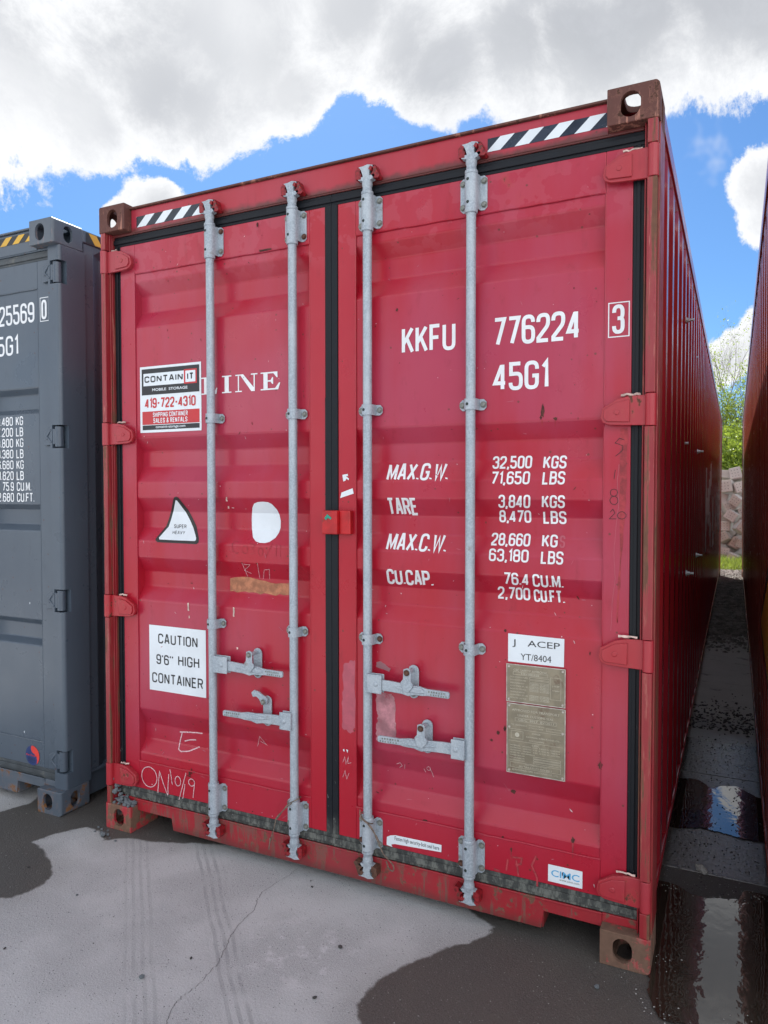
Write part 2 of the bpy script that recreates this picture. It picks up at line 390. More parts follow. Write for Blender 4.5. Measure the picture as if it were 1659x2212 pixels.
def mat_ground():
    m, t = newmat('yard_ground')
    oc = t.n('ShaderNodeTexCoord').outputs['Object']
    s = t.n('ShaderNodeSeparateXYZ', {0: oc})
    x, y = s.outputs['X'], s.outputs['Y']
    dry = t.n('ShaderNodeAttribute', attribute_name='dry').outputs['Fac']
    edge = t.m('ADD', dry, t.m('MULTIPLY', t.m('SUBTRACT', t.noise(oc, 26.0, 6, 0.65), 0.5), 0.035))
    edge = t.m('ADD', edge, t.m('MULTIPLY', t.m('SUBTRACT', t.noise(oc, 7.0, 3, 0.5), 0.5), 0.05))
    dmask = t.step(edge, -0.006, 0.010)
    damp = t.step(edge, -0.02, 0.16)
    fine = t.noise(oc, 320.0, 3, 0.7)
    med = t.noise(oc, 90.0, 5, 0.7)
    big = t.noise(oc, 2.6, 5, 0.55)
    dcol = t.mix(t.step(fine, 0.35, 0.66), (0.27, 0.275, 0.285), (0.54, 0.55, 0.56))
    dcol = t.mix(t.m('MULTIPLY', t.step(med, 0.40, 0.68), 0.4), dcol, (0.37, 0.375, 0.385))
    grain = t.noise(oc, 150.0, 4, 0.85)
    dcol = t.mix(t.m('MULTIPLY', t.step(grain, 0.42, 0.30), 0.55), dcol, (0.09, 0.09, 0.10))
    dcol = t.mix(t.m('MULTIPLY', t.step(grain, 0.56, 0.66), 0.6), dcol, (0.50, 0.51, 0.54))
    dcol = t.mix(t.m('MULTIPLY', t.step(big, 0.42, 0.66), 0.5), dcol, (0.56, 0.57, 0.58))
    dust = t.m('SUBTRACT', 1.0, t.step(t.n('ShaderNodeVectorMath', {0: oc, 1: (1.32, -0.38, 0.0)}, operation='DISTANCE').outputs['Value'], 0.05, 0.32))
    dust = t.m('MULTIPLY', dust, t.step(t.noise(oc, 14.0, 6, 0.75), 0.50, 0.66))
    dcol = t.mix(t.m('MULTIPLY', dust, 0.75), dcol, (0.60, 0.60, 0.62))
    dcol = t.mix(t.m('MULTIPLY', t.m('SUBTRACT', 1.0, damp), 0.35), dcol, (0.24, 0.235, 0.225))
    # tyre marks running diagonally across the dry patch
    q = t.m('MULTIPLY', t.m('ADD', x, y), 0.7071)
    q = t.m('ADD', q, t.m('MULTIPLY', t.m('SUBTRACT', t.noise(oc, 3.0, 2), 0.5), 0.03))

    def band(lo, hi):
        return t.m('MULTIPLY', t.step(q, lo, lo + 0.02), t.m('SUBTRACT', 1.0, t.step(q, hi - 0.02, hi)))
    rib = t.step(t.m('SINE', t.m('MULTIPLY', q, 210.0)), -0.2, 0.6)
    tr = t.m('ADD', t.m('MULTIPLY', band(0.085, 0.205), 0.55), t.m('MULTIPLY', band(0.365, 0.490), 0.85))
    tr = t.m('MULTIPLY', tr, t.step(t.noise(oc, 5.0, 4), 0.30, 0.62))
    dcol = t.mix(t.m('MULTIPLY', t.m('MULTIPLY', tr, rib), 0.50), dcol, (0.20, 0.205, 0.215))
    wcol = t.mix(t.step(fine, 0.35, 0.68), (0.046, 0.043, 0.040), (0.130, 0.124, 0.116))
    wcol = t.mix(t.m('MULTIPLY', t.step(big, 0.40, 0.65), 0.4), wcol, (0.105, 0.096, 0.084))
    v = t.vor(oc, 150.0)
    vr = t.n('ShaderNodeSeparateColor', {0: v.outputs['Color']})
    spk = t.m('MULTIPLY', t.m('LESS_THAN', v.outputs['Distance'], 0.30), t.m('GREATER_THAN', vr.outputs[0], 0.90))
    col = t.mix(dmask, wcol, dcol)
    col = t.mix(t.m('MULTIPLY', spk, t.m('ADD', 0.18, t.m('MULTIPLY', dmask, 0.40))), col, (0.52, 0.53, 0.55))
    spk2 = t.m('MULTIPLY', t.m('LESS_THAN', v.outputs['Distance'], 0.28), t.m('LESS_THAN', vr.outputs[0], 0.06))
    col = t.mix(t.m('MULTIPLY', spk2, 0.75), col, (0.03, 0.03, 0.032))
    # behind the alley: gravel, then grass
    yn = t.m('ADD', y, t.m('MULTIPLY', t.m('SUBTRACT', t.noise(oc, 2.0, 4), 0.5), 1.6))
    gmask = t.step(yn, 5.6, 6.4)
    gcol = t.mix(t.noise(oc, 30.0, 5), (0.055, 0.052, 0.050), (0.21, 0.20, 0.19))
    col = t.mix(gmask, col, gcol)
    far_yard = t.mix(t.noise(oc, 1.5, 4), (0.10, 0.10, 0.10), (0.19, 0.19, 0.185))
    col = t.mix(t.m('SUBTRACT', 1.0, t.step(yn, -6.2, -5.0)), col, far_yard)
    col = t.mix(t.step(yn, 13.2, 13.6), col, t.mix(t.noise(oc, 6.0, 5), (0.05, 0.07, 0.02), (0.12, 0.14, 0.05)))
    h = t.m('ADD', t.m('MULTIPLY', fine, 0.5), t.m('MULTIPLY', med, 0.8))
    h = t.m('ADD', h, t.m('MULTIPLY', t.m('SUBTRACT', 0.5, v.outputs['Distance']), 0.4))
    rough = t.m('SUBTRACT', 0.92, t.m('MULTIPLY', t.m('SUBTRACT', 1.0, dmask), 0.42))
    finish(t, col, rough, t.bump(h, 0.65, 0.004))
    return m


M['ground'] = mat_ground()


def mat_slab():
    m, t = newmat('wet_concrete')
    oc = t.n('ShaderNodeTexCoord').outputs['Object']
    y = t.n('ShaderNodeSeparateXYZ', {0: oc}).outputs['Y']
    n = t.noise(oc, 3.0, 7, 0.62)
    f = t.noise(oc, 60.0, 4, 0.65)
    wet = t.m('SUBTRACT', 1.0, t.step(t.m('ADD', y, t.m('MULTIPLY', n, 0.8)), 2.7, 3.7))
    dryc = t.mix(n, (0.34, 0.335, 0.31), (0.54, 0.53, 0.50))
    wetc = t.mix(f, (0.06, 0.058, 0.055), (0.17, 0.165, 0.16))
    col = t.mix(wet, dryc, wetc)
    col = t.mix(t.m('MULTIPLY', t.step(t.noise(oc, 5.0, 8, 0.7), 0.56, 0.66), 0.6), col, (0.045, 0.038, 0.03))
    rg = t.m('SUBTRACT', 0.85, t.m('MULTIPLY', wet, t.m('ADD', 0.58, t.m('MULTIPLY', f, 0.18))))
    finish(t, col, rg, t.bump(t.m('ADD', t.m('MULTIPLY', n, 0.5), f), 0.35, 0.004))
    return m


M['slab'] = mat_slab()


def mat_water():
    m, t = newmat('puddle_water')
    oc = t.n('ShaderNodeTexCoord').outputs['Object']
    n = t.noise(t.scl(oc, 1.0, 0.8, 1.0), 14.0, 3, 0.5, 0.4)
    n2 = t.noise(oc, 50.0, 4, 0.6)
    c = t.mix(t.noise(oc, 6.0, 5), (0.016, 0.012, 0.009), (0.035, 0.027, 0.020))
    h = t.m('ADD', n, t.m('MULTIPLY', n2, 0.05))
    finish(t, c, 0.02, t.bump(h, 0.07, 0.010), spec=0.5, IOR=1.7)
    return m


M['water'] = mat_water()


# ---------------------------------------------------------------- geometry helpers
class MB:
    def __init__(s):
        s.v, s.f = [], []

    def add(s, vs, fs):
        b = len(s.v)
        s.v += [tuple(p) for p in vs]
        s.f += [tuple(b + i for i in f) for f in fs]
        return s

    def box(s, x0, x1, y0, y1, z0, z1):
        return s.add([(x0, y0, z0), (x1, y0, z0), (x1, y1, z0), (x0, y1, z0), (x0, y0, z1), (x1, y0, z1), (x1, y1, z1), (x0, y1, z1)],
                     [(0, 3, 2, 1), (4, 5, 6, 7), (0, 1, 5, 4), (1, 2, 6, 5), (2, 3, 7, 6), (3, 0, 4, 7)])

    def cyl(s, p0, p1, r0, r1=None, n=16, caps=True):
        r1 = r0 if r1 is None else r1
        p0, p1 = Vector(p0), Vector(p1)
        d = (p1 - p0).normalized()
        a = d.orthogonal().normalized()
        b = d.cross(a)
        vs = []
        for p, r in ((p0, r0), (p1, r1)):
            for i in range(n):
                t = 2 * math.pi * i / n
                vs.append(p + a * (r * math.cos(t)) + b * (r * math.sin(t)))
        fs = [(i, (i + 1) % n, n + (i + 1) % n, n + i) for i in range(n)]
        if caps:
            fs += [tuple(range(n - 1, -1, -1)), tuple(range(n, 2 * n))]
        return s.add(vs, fs)

    def tube(s, pts, r, n=6):
        pts = [Vector(p) for p in pts]
        rs = r if isinstance(r, (list, tuple)) else [r] * len(pts)
        vs = []
        a = None
        for i, p in enumerate(pts):
            d = (pts[min(i + 1, len(pts) - 1)] - pts[max(i - 1, 0)]).normalized()
            if a is None:
                a = d.orthogonal().normalized()
            a = (a - d * a.dot(d)).normalized()
            b = d.cross(a)
            for k in range(n):
                t = 2 * math.pi * k / n
                vs.append(p + a * (rs[i] * math.cos(t)) + b * (rs[i] * math.sin(t)))
        fs = []
        for i in range(len(pts) - 1):
            for k in range(n):
                fs.append((i * n + k, i * n + (k + 1) % n, (i + 1) * n + (k + 1) % n, (i + 1) * n + k))
        fs += [tuple(range(n - 1, -1, -1)), tuple((len(pts) - 1) * n + k for k in range(n))]
        return s.add(vs, fs)

    def lathe(s, prof, c=(0, 0, 0), n=20):
        """prof: list of (r, z) round a vertical axis"""
        vs = []
        for (r, z) in prof:
            for k in range(n):
                t = 2 * math.pi * k / n
                vs.append((c[0] + r * math.cos(t), c[1] + r * math.sin(t), c[2] + z))
        fs = []
        for i in range(len(prof) - 1):
            for k in range(n):
                fs.append((i * n + k, i * n + (k + 1) % n, (i + 1) * n + (k + 1) % n, (i + 1) * n + k))
        fs += [tuple(range(n - 1, -1, -1)), tuple((len(prof) - 1) * n + k for k in range(n))]
        return s.add(vs, fs)

    def prism(s, pts, y0, y1):
        """polygon in X-Z, extruded along Y"""
        n = len(pts)
        area = sum(pts[i][0] * pts[(i + 1) % n][1] - pts[(i + 1) % n][0] * pts[i][1] for i in range(n))
        if area < 0:
            pts = pts[::-1]
        vs = [(x, y0, z) for x, z in pts] + [(x, y1, z) for x, z in pts]
        fs = [tuple(range(n)), tuple(range(2 * n - 1, n - 1, -1))]
        fs += [(i, n + i, n + (i + 1) % n, (i + 1) % n) for i in range(n)]
        return s.add(vs, fs)

    def hexbolt(s, x, y, z, r=0.0095, h=0.007, axis='y'):
        if axis == 'y':
            s.cyl((x, y, z), (x, y - h * 0.25, z), r * 1.25, r * 1.25, 12)
            return s.cyl((x, y - h * 0.25, z), (x, y - h, z), r, r * 0.92, 6)

    def mesh(s, name, mat, smooth=None):
        me = bpy.data.meshes.new(name)
        me.from_pydata(s.v, [], s.f)
        if mat is not None:
            me.materials.append(M[mat] if isinstance(mat, str) else mat)
        if smooth is not None:
            me.polygons.foreach_set('use_smooth', [True] * len(me.polygons))
            me.set_sharp_from_angle(angle=math.radians(smooth))
        me.update()
        return me


def link(name, me, parent=None, loc=None, rot=None, bevel=0.0, segs=2):
    o = bpy.data.objects.new(name, me)
    COL.objects.link(o)
    if parent is not None:
        o.parent = parent
    if loc is not None:
        o.location = loc
    if rot is not None:
        o.rotation_euler = rot
    if bevel > 0:
        b = o.modifiers.new('edge', 'BEVEL')
        b.width = bevel
        b.segments = segs
        b.limit_method = 'ANGLE'
        b.angle_limit = math.radians(35)
        b.harden_normals = False
    return o


def part(name, mb, mat, parent, smooth=None, **kw):
    return link(name, mb.mesh(name, mat, smooth), parent, **kw)


def tag(o, label=None, cat=None, group=None, kind=None):
    for k, v in (('label', label), ('category', cat), ('group', group), ('kind', kind)):
        if v:
            o[k] = v
    return o


def boolean(base, cutters):
    """base minus cutters; MB objects in, Mesh out"""
    tmp = []
    o = bpy.data.objects.new('tmp', base)
    COL.objects.link(o)
    tmp.append(o)
    for c in cutters:
        co = bpy.data.objects.new('tmpc', c.mesh('c', None))
        COL.objects.link(co)
        tmp.append(co)
        md = o.modifiers.new('b', 'BOOLEAN')
        md.operation = 'DIFFERENCE'
        md.solver = 'EXACT'
        md.object = co
    dg = bpy.context.evaluated_depsgraph_get()
    me = bpy.data.meshes.new_from_object(o.evaluated_get(dg))
    for t in tmp:
        bpy.data.objects.remove(t)
    return me


# ---------------------------------------------------------------- lettering
R_ = 2.3
G = {
    '0': [('c', (0, 0, R_), (5, 0, R_), (5, 10, R_), (0, 10, R_))],
    'O': [('c', (0, 0, R_), (5, 0, R_), (5, 10, R_), (0, 10, R_))],
    '1': [('o', (0.3, 8.0), (1.9, 10), (1.9, 0))],
    '2': [('o', (0, 7.4), (0, 10, R_), (5, 10, R_), (5, 5.9, 1.6), (0.1, 1.1), (0.1, 0), (5, 0))],
    '3': [('o', (0, 7.6), (0, 10, R_), (4.9, 10, R_), (4.9, 5.3, 1.8), (2.0, 5.3)), ('o', (3.2, 5.3), (5, 5.3, 1.6), (5, 0, R_), (0, 0, R_), (0, 2.4))],
    '4': [('o', (3.7, 0), (3.7, 10)), ('o', (3.3, 9.7), (0, 2.5), (5, 2.5))],
    '5': [('o', (4.7, 10), (0.2, 10), (0.2, 5.9), (5, 6.0, R_), (5, 0, R_), (0, 0, R_), (0, 2.4))],
    '6': [('o', (4.9, 7.7), (4.9, 10, R_), (0, 10, R_), (0, 0, R_), (5, 0, R_), (5, 5.8, R_), (0.2, 5.8))],
    '7': [('o', (0, 10), (5, 10), (1.5, 0))],
    '8': [('c', (0.2, 5.3, 1.8), (4.8, 5.3, 1.8), (4.8, 10, R_), (0.2, 10, R_)), ('c', (0, 0, R_), (5, 0, R_), (5, 5.3, 1.8), (0, 5.3, 1.8))],
    '9': [('o', (0.1, 2.3), (0.1, 0, R_), (5, 0, R_), (5, 10, R_), (0, 10, R_), (0, 4.2, R_), (4.8, 4.2))],
    'A': [('o', (0, 0), (2.1, 10), (2.9, 10), (5, 0)), ('o', (0.8, 3), (4.2, 3))],
    'B': [('o', (0, 5.3), (0, 10), (4.7, 10, R_), (4.7, 5.3, 1.8), (0, 5.3)), ('o', (0, 5.3), (5, 5.3, 1.8), (5, 0, R_), (0, 0), (0, 5.3))],
    'C': [('o', (5, 7.3), (5, 10, R_), (0, 10, R_), (0, 0, R_), (5, 0, R_), (5, 2.7))],
    'D': [('c', (0, 0), (5, 0, R_), (5, 10, R_), (0, 10))],
    'E': [('o', (4.4, 10), (0, 10), (0, 0), (4.4, 0)), ('o', (0, 5.2), (3.9, 5.2))],
    'F': [('o', (4.4, 10), (0, 10), (0, 0)), ('o', (0, 5.2), (3.9, 5.2))],
    'G': [('o', (5, 7.3), (5, 10, R_), (0, 10, R_), (0, 0, R_), (5, 0, R_), (5, 4.7), (2.8, 4.7))],
    'H': [('o', (0, 0), (0, 10)), ('o', (5, 0), (5, 10)), ('o', (0, 5.2), (5, 5.2))],
    'I': [('o', (0, 0), (0, 10))],
    'J': [('o', (4, 10), (4, 0, R_), (0, 0, R_), (0, 2.6))],
    'K': [('o', (0, 0), (0, 10)), ('o', (4.8, 10), (0.2, 3.6)), ('o', (1.9, 5.9), (5, 0))],
    'L': [('o', (0, 10), (0, 0), (4.2, 0))],
    'M': [('o', (0, 0), (0, 10)), ('o', (0.2, 10), (3, 1.5), (5.8, 10)), ('o', (6, 10), (6, 0))],
    'N': [('o', (0, 0), (0, 10)), ('o', (0.2, 10), (4.8, 0)), ('o', (5, 0), (5, 10))],
    'P': [('o', (0, 0), (0, 10), (5, 10, R_), (5, 4.6, R_), (0, 4.6))],
    'R': [('o', (0, 0), (0, 10), (5, 10, R_), (5, 5.0, 2.0), (0, 5.0)), ('o', (2.8, 5.0), (5, 0))],
    'S': [('o', (5, 7.5), (5, 10, R_), (0, 10, R_), (0, 5.3, R_), (5, 4.9, R_), (5, 0, R_), (0, 0, R_), (0, 2.5))],
    'T': [('o', (0, 10), (5, 10)), ('o', (2.5, 10), (2.5, 0))],
    'U': [('o', (0, 10), (0, 0, R_), (5, 0, R_), (5, 10))],
    'V': [('o', (0, 10), (2.3, 0), (2.7, 0), (5, 10))],
    'W': [('o', (0, 10), (1.6, 0), (3.5, 8.6), (5.4, 0), (7, 10))],
    'X': [('o', (0, 0), (5, 10)), ('o', (0, 10), (5, 0))],
    'Y': [('o', (0, 10), (2.5, 4.6)), ('o', (5, 10), (2.5, 4.6), (2.5, 0))],
    'Z': [('o', (0, 10), (5, 10), (0, 0), (5, 0))],
    '.': [('o', (0, 0), (0, 0.9))],
    ',': [('o', (0.4, 0.9), (-0.2, -1.7))],
    '-': [('o', (0, 4.8), (2.6, 4.8))],
    '/': [('o', (0, -0.4), (3.4, 10.4))],
    "'": [('o', (0.3, 10), (0, 7.9))],
    '&': [('o', (5, 0), (1.0, 7.6, 1), (1.0, 10, 1.3), (3.9, 10, 1.3), (3.9, 7.2, 1), (0, 3.2, 1.4), (0, 0, 1.8), (3.4, 0, 1.6), (5, 3.8))],
}


def fillet(path):
    closed = path[0] == 'c'
    pts = [tuple(p) + (0,) * (3 - len(p)) for p in path[1:]]
    n = len(pts)
    out = []
    for i, (x, z, r) in enumerate(pts):
        if r <= 0 or (not closed and i in (0, n - 1)):
            out.append((x, z))
            continue
        p, a, b = Vector((x, z)), Vector(pts[i - 1][:2]), Vector(pts[(i + 1) % n][:2])
        da, db = (a - p), (b - p)
        rr = min(r, da.length * 0.5 if pts[i - 1][2] else da.length * 0.98, db.length * 0.5 if pts[(i + 1) % n][2] else db.length * 0.98)
        pa, pb = p + da.normalized() * rr, p + db.normalized() * rr
        for k in range(6):
            t = k / 5
            q = pa * (1 - t) ** 2 + p * 2 * t * (1 - t) + pb * t * t
            out.append((q.x, q.y))
    return out, closed


def ribbon(mb, pts, closed, sw, dep):
    """flat stroke of width sw along pts (X-Z plane); dep = tiny lift that grows along the stroke"""
    P = [Vector(p) for p in pts]
    n = len(P)
    vs = []
    for i in range(n):
        a = P[i - 1] if (closed or i > 0) else P[i] - (P[i + 1] - P[i])
        b = P[(i + 1) % n] if (closed or i < n - 1) else P[i] + (P[i] - P[i - 1])
        d1 = (P[i] - a)
        d2 = (b - P[i])
        d1 = d1.normalized() if d1.length > 1e-9 else d2.normalized()
        d2 = d2.normalized() if d2.length > 1e-9 else d1
        t = d1 + d2
        t = t.normalized() if t.length > 1e-6 else d1
        nrm = Vector((-t.y, t.x))
        c = max(0.45, nrm.dot(Vector((-d1.y, d1.x))))
        w = sw / 2 / c
        lift = -dep - 0.00004 * i / max(1, n)
        vs.append((P[i].x + nrm.x * w, lift, P[i].y + nrm.y * w))
        vs.append((P[i].x - nrm.x * w, lift, P[i].y - nrm.y * w))
    fs = []
    for i in range(n if closed else n - 1):
        j = (i + 1) % n
        fs.append((2 * i, 2 * i + 1, 2 * j + 1, 2 * j))
    mb.add(vs, fs)


def text_mb(s, x0, x1, z0, z1, sw, slant=0.0, gap=2.6, space=4.0):
    widths = []
    for ch in s:
        if ch == ' ':
            widths.append(None)
        else:
            widths.append(max(p[0] for pa in G[ch] for p in pa[1:]))
    tot = 0
    pos_ = []
    for i, w in enumerate(widths):
        pos_.append(tot)
        tot += space if w is None else w + (gap if i < len(widths) - 1 else 0)
    sl_ = slant * (z1 - z0)
    sx = (x1 - x0 - sw - abs(sl_)) / max(tot, 1e-6) if tot > 0 else 1
    sz = (z1 - z0 - sw) / 10
    mb = MB()
    for i, ch in enumerate(s):
        if ch == ' ':
            continue
        for k, pa in enumerate(G[ch]):
            pts, closed = fillet(pa)
            P = []
            for (gx, gz) in pts:
                zz = z0 + sw / 2 + gz * sz
                P.append((x0 + sw / 2 + (pos_[i] + gx) * sx + slant * (zz - z0) + (-sl_ if slant < 0 else 0), zz))
            ribbon(mb, P, closed, sw, 0.00008 * (k + 1))
    return mb


CREASE_R = [2.545, 2.474, 2.398, 2.338, 1.836, 1.769, 1.702, 1.630, 1.562, 1.497, 1.427, 1.360, 1.286, 1.222, 1.156, 1.086, 0.578, 0.518, 0.445, 0.372]
PAN_Y, DEP = 0.054, 0.041


def deeper(x, z, y):
    """point surveyed on the door's outer plane (y .05) moved along its line of sight to depth y"""
    k = (y + 2.47628) / 2.52628
    return 2.66871 + (x - 2.66871) * k, 1.59505 + (z - 1.59505) * k


def panel_y(z, cr=CREASE_R):
    if z < 0.329 or z > 2.586:
        return 0.0502
    for i in range(0, len(cr), 4):
        a, b, c, d = cr[i:i + 4]
        if d <= z <= a:
            if z > b:
                return PAN_Y + DEP * (a - z) / (a - b)
            if z > c:
                return PAN_Y + DEP
            return PAN_Y + DEP * (z - d) / (c - d)
    return PAN_Y


def drape(mb, lift, yf, creases):
    """lay a flat X-Z decal mesh over a folded surface y = yf(z)"""
    bm = bmesh.new()
    vs = [bm.verts.new(p) for p in mb.v]
    for f in mb.f:
        try:
            bm.faces.new([vs[i] for i in f])
        except ValueError:
            pass
    zs = [v.co.z for v in bm.verts]
    if zs:
        lo, hi = min(zs), max(zs)
        for c in creases:
            if lo < c < hi:
                bmesh.ops.bisect_plane(bm, geom=bm.verts[:] + bm.edges[:] + bm.faces[:], plane_co=(0, 0, c), plane_no=(0, 0, 1), dist=1e-6)
    for v in bm.verts:
        yy = yf(v.co.z)
        if creases is CREASE_R:
            v.co.x, v.co.z = deeper(v.co.x, v.co.z, yy)
        v.co.y = yy - lift + v.co.y
    for f in bm.faces:
        f.normal_update()
        if f.normal.y > 0:
            f.normal_flip()
    me = bpy.data.meshes.new('decal')
    bm.to_mesh(me)
    bm.free()
    return me


def decal(name, mb, mat, parent, lift=0.0012, flat=None, creases=CREASE_R, yf=None):
    if flat is not None:
        me = drape(mb, lift, lambda z: flat, [])
    else:
        me = drape(mb, lift, yf or panel_y, creases)
    me.materials.append(M[mat])
    me.name = name
    return link(name, me, parent)


def poly(pts):
    mb = MB()
    mb.add([(x, 0, z) for x, z in pts], [tuple(range(len(pts)))])
    return mb


def rect(x0, x1, z0, z1):
    return poly([(x0, z0), (x1, z0), (x1, z1), (x0, z1)])


def frame_mb(x0, x1, z0, z1, w):
    mb = MB()
    for (a, b, c, d) in ((x0, x1, z1 - w, z1), (x0, x1, z0, z0 + w), (x0, x0 + w, z0 + w, z1 - w), (x1 - w, x1, z0 + w, z1 - w)):
        mb.add([(a, 0, c), (b, 0, c), (b, 0, d), (a, 0, d)], [(0, 1, 2, 3)])
    return mb


def font_mb(s, x0, x1, z0, z1, shear=0.0, bold=0.0, spacing=1.0):
    """built-in sans lettering, fitted to a box in X-Z"""
    cu = bpy.data.curves.new('t', 'FONT')
    cu.body = s
    cu.shear = shear
    cu.offset = bold
    cu.resolution_u = 3
    cu.space_character = spacing
    o = bpy.data.objects.new('t', cu)
    COL.objects.link(o)
    dg = bpy.context.evaluated_depsgraph_get()
    me = bpy.data.meshes.new_from_object(o.evaluated_get(dg))
    vs = [v.co.copy() for v in me.vertices]
    fs = [tuple(p.vertices) for p in me.polygons]
    bpy.data.objects.remove(o)
    bpy.data.curves.remove(cu)
    bpy.data.meshes.remove(me)
    ax0, ax1 = min(v.x for v in vs), max(v.x for v in vs)
    az0, az1 = min(v.y for v in vs), max(v.y for v in vs)
    mb = MB()
    mb.add([(x0 + (v.x - ax0) / (ax1 - ax0) * (x1 - x0), 0, z0 + (v.y - az0) / (az1 - az0) * (z1 - z0)) for v in vs], fs)
    return mb


def fold(parts):
    mb = MB()
    for i, p in enumerate(parts):
        mb.add([(x, y - 0.00006 * i, z) for x, y, z in p.v], p.f)
    return mb


# ---------------------------------------------------------------- container parts
LX, LY, LZ = 2.438, 12.192, 2.896


def stadium(cx, cz, w, h, n=8):
    pts = []
    r = w / 2
    for i in range(n + 1):
        a = math.pi * i / n
        pts.append((cx + r * math.cos(a), cz + h / 2 - r + r * math.sin(a)))
    for i in range(n + 1):
        a = math.pi + math.pi * i / n
        pts.append((cx + r * math.cos(a), cz - h / 2 + r + r * math.sin(a)))
    return pts


def casting_mesh():
    """corner fitting, outer corner at the origin: x 0..-.162 , y 0...178, z 0..-.118 (top right, door end)"""
    bm = bmesh.new()
    bmesh.ops.create_cube(bm, size=1.0)
    for v in bm.verts:
        v.co = Vector(((v.co.x - 0.5) * 0.162, (v.co.y + 0.5) * 0.178, (v.co.z - 0.5) * 0.118))
    ed = [e for e in bm.edges if all(v.co.x > -0.001 for v in e.verts) and all(v.co.y < 0.001 for v in e.verts)]
    ed += [e for e in bm.edges if all(v.co.x > -0.001 for v in e.verts) and all(v.co.z > -0.001 for v in e.verts)]
    bmesh.ops.bevel(bm, geom=ed, offset=0.014, segments=4, affect='EDGES', profile=0.5)
    rest = [e for e in bm.edges if len(e.link_faces) == 2 and e.calc_face_angle(0) > 1.2]
    bmesh.ops.bevel(bm, geom=rest, offset=0.003, segments=2, affect='EDGES', profile=0.5)
    base = bpy.data.meshes.new('casting')
    bm.to_mesh(base)
    bm.free()
    cuts = [MB().box(-0.147, -0.015, 0.014, 0.166, -0.104, -0.020)]
    cuts.append(MB().prism(stadium(-0.089, -0.061, 0.063, 0.082), -0.02, 0.05))
    sd = MB()
    sp = stadium(0.089, -0.061, 0.054, 0.080)
    n = len(sp)
    sd.add([(-0.05, y, z) for y, z in sp] + [(0.02, y, z) for y, z in sp], [tuple(range(n - 1, -1, -1)), tuple(range(n, 2 * n))] + [(i, (i + 1) % n, n + (i + 1) % n, n + i) for i in range(n)])
    cuts.append(sd)
    tp = MB()
    sp = stadium(0.0, 0.0, 0.064, 0.122)
    tp.add([(-0.084 + a, 0.089 + b, -0.05) for a, b in sp] + [(-0.084 + a, 0.089 + b, 0.02) for a, b in sp], [tuple(range(n - 1, -1, -1)), tuple(range(n, 2 * n))] + [(i, (i + 1) % n, n + (i + 1) % n, n + i) for i in range(n)])
    cuts.append(tp)
    me = boolean(base, cuts)
    return me


CAST = casting_mesh()


def cast_variant(mat, fx, fy, fz):
    me = CAST.copy()
    me.transform(Matrix.Diagonal((fx, fy, fz, 1)))
    if fx * fy * fz < 0:
        me.flip_normals()
    me.materials.clear()
    me.materials.append(M[mat])
    return me


def bracket_mb(h, both=True):
    """pipe clamp: rounded saddle over the bar with two bolted ears. origin on the bar axis at y 0"""
    mb = MB()
    prof = [(-0.050, 0.026), (-0.040, 0.026), (-0.0265, 0.026)]
    for i in range(11):
        a = math.pi - math.pi * i / 10
        prof.append((0.0235 * math.cos(a), -0.0235 * math.sin(a) + 0.001))
    prof += [(0.0265, 0.026), (0.041, 0.026), (0.051, 0.026)]
    t = 0.004
    n = len(prof)
    vs = []
    for layer in (0, 1):
        for i, (x, y) in enumerate(prof):
            hh = h / 2 - (0.010 if i in (0, n - 1) else 0)
            k = 1.0 if layer == 0 else (0.0215 / 0.0235 if 3 <= i < n - 3 else 1.0)
            yy = y if layer == 0 else (y * k if 3 <= i < n - 3 else y + t)
            vs += [(x * k, yy, -hh), (x * k, yy, hh)]
    fs = []
    for i in range(n - 1):
        a, b, c, d = 2 * i, 2 * i + 1, 2 * i + 3, 2 * i + 2
        fs.append((a, d, c, b))
        o = 2 * n
        fs.append((o + a, o + b, o + c, o + d))
        fs.append((b, c, o + c, o + b))
        fs.append((a, o + a, o + d, d))
    fs.append((0, 1, 2 * n + 1, 2 * n))
    e = 2 * (n - 1)
    fs.append((e, 2 * n + e, 2 * n + e + 1, e + 1))
    return mb.add(vs, fs)


SH = {}
SH['br_big'] = bracket_mb(0.122).mesh('bar_bracket', 'galv', 40)
SH['br_small'] = bracket_mb(0.040).mesh('bar_bracket', 'galv', 40)
SH['bolt'] = MB().hexbolt(0, 0, 0).mesh('bolt', 'steelbolt')
SH['bolt_rust'] = MB().hexbolt(0, 0, 0).mesh('bolt', 'rustbolt')
SH['rivet'] = MB().cyl((0, 0, 0), (0, -0.0025, 0), 0.0058, 0.0045, 10).mesh('rivet', 'hole')
barm = MB()
barm.lathe([(0.0175, 0.165), (0.0175, 2.74)], n=20)
for zc in (0.308, 2.592):
    barm.lathe([(0.0225, zc - 0.009), (0.0235, zc - 0.004), (0.0235, zc + 0.004), (0.0222, zc + 0.009)], n=20)
SH['bar'] = barm.mesh('locking_bar', 'galv', 40)


def cam_mb(seed):
    """forged cam at the top end of a bar: collar, neck, wings and claw. origin on the axis at z = bar bracket top"""
    mb = MB()
    mb.lathe([(0.0235, 0.000), (0.0235, 0.010), (0.0185, 0.016), (0.0175, 0.028), (0.0205, 0.038), (0.0200, 0.048), (0.0160, 0.058), (0.0150, 0.066)], n=18)
    mb.prism([(-0.015, 0.052), (-0.033, 0.056), (-0.036, 0.062), (-0.026, 0.067), (-0.013, 0.066), (-0.016, 0.078), (-0.022, 0.094), (-0.036, 0.099), (-0.034, 0.105), (-0.012, 0.106), (0.006, 0.110),
              (0.030, 0.104), (0.036, 0.099), (0.018, 0.094), (0.013, 0.080), (0.015, 0.068), (0.034, 0.070), (0.038, 0.064), (0.026, 0.054), (0.015, 0.050)], -0.012, 0.013)
    return mb


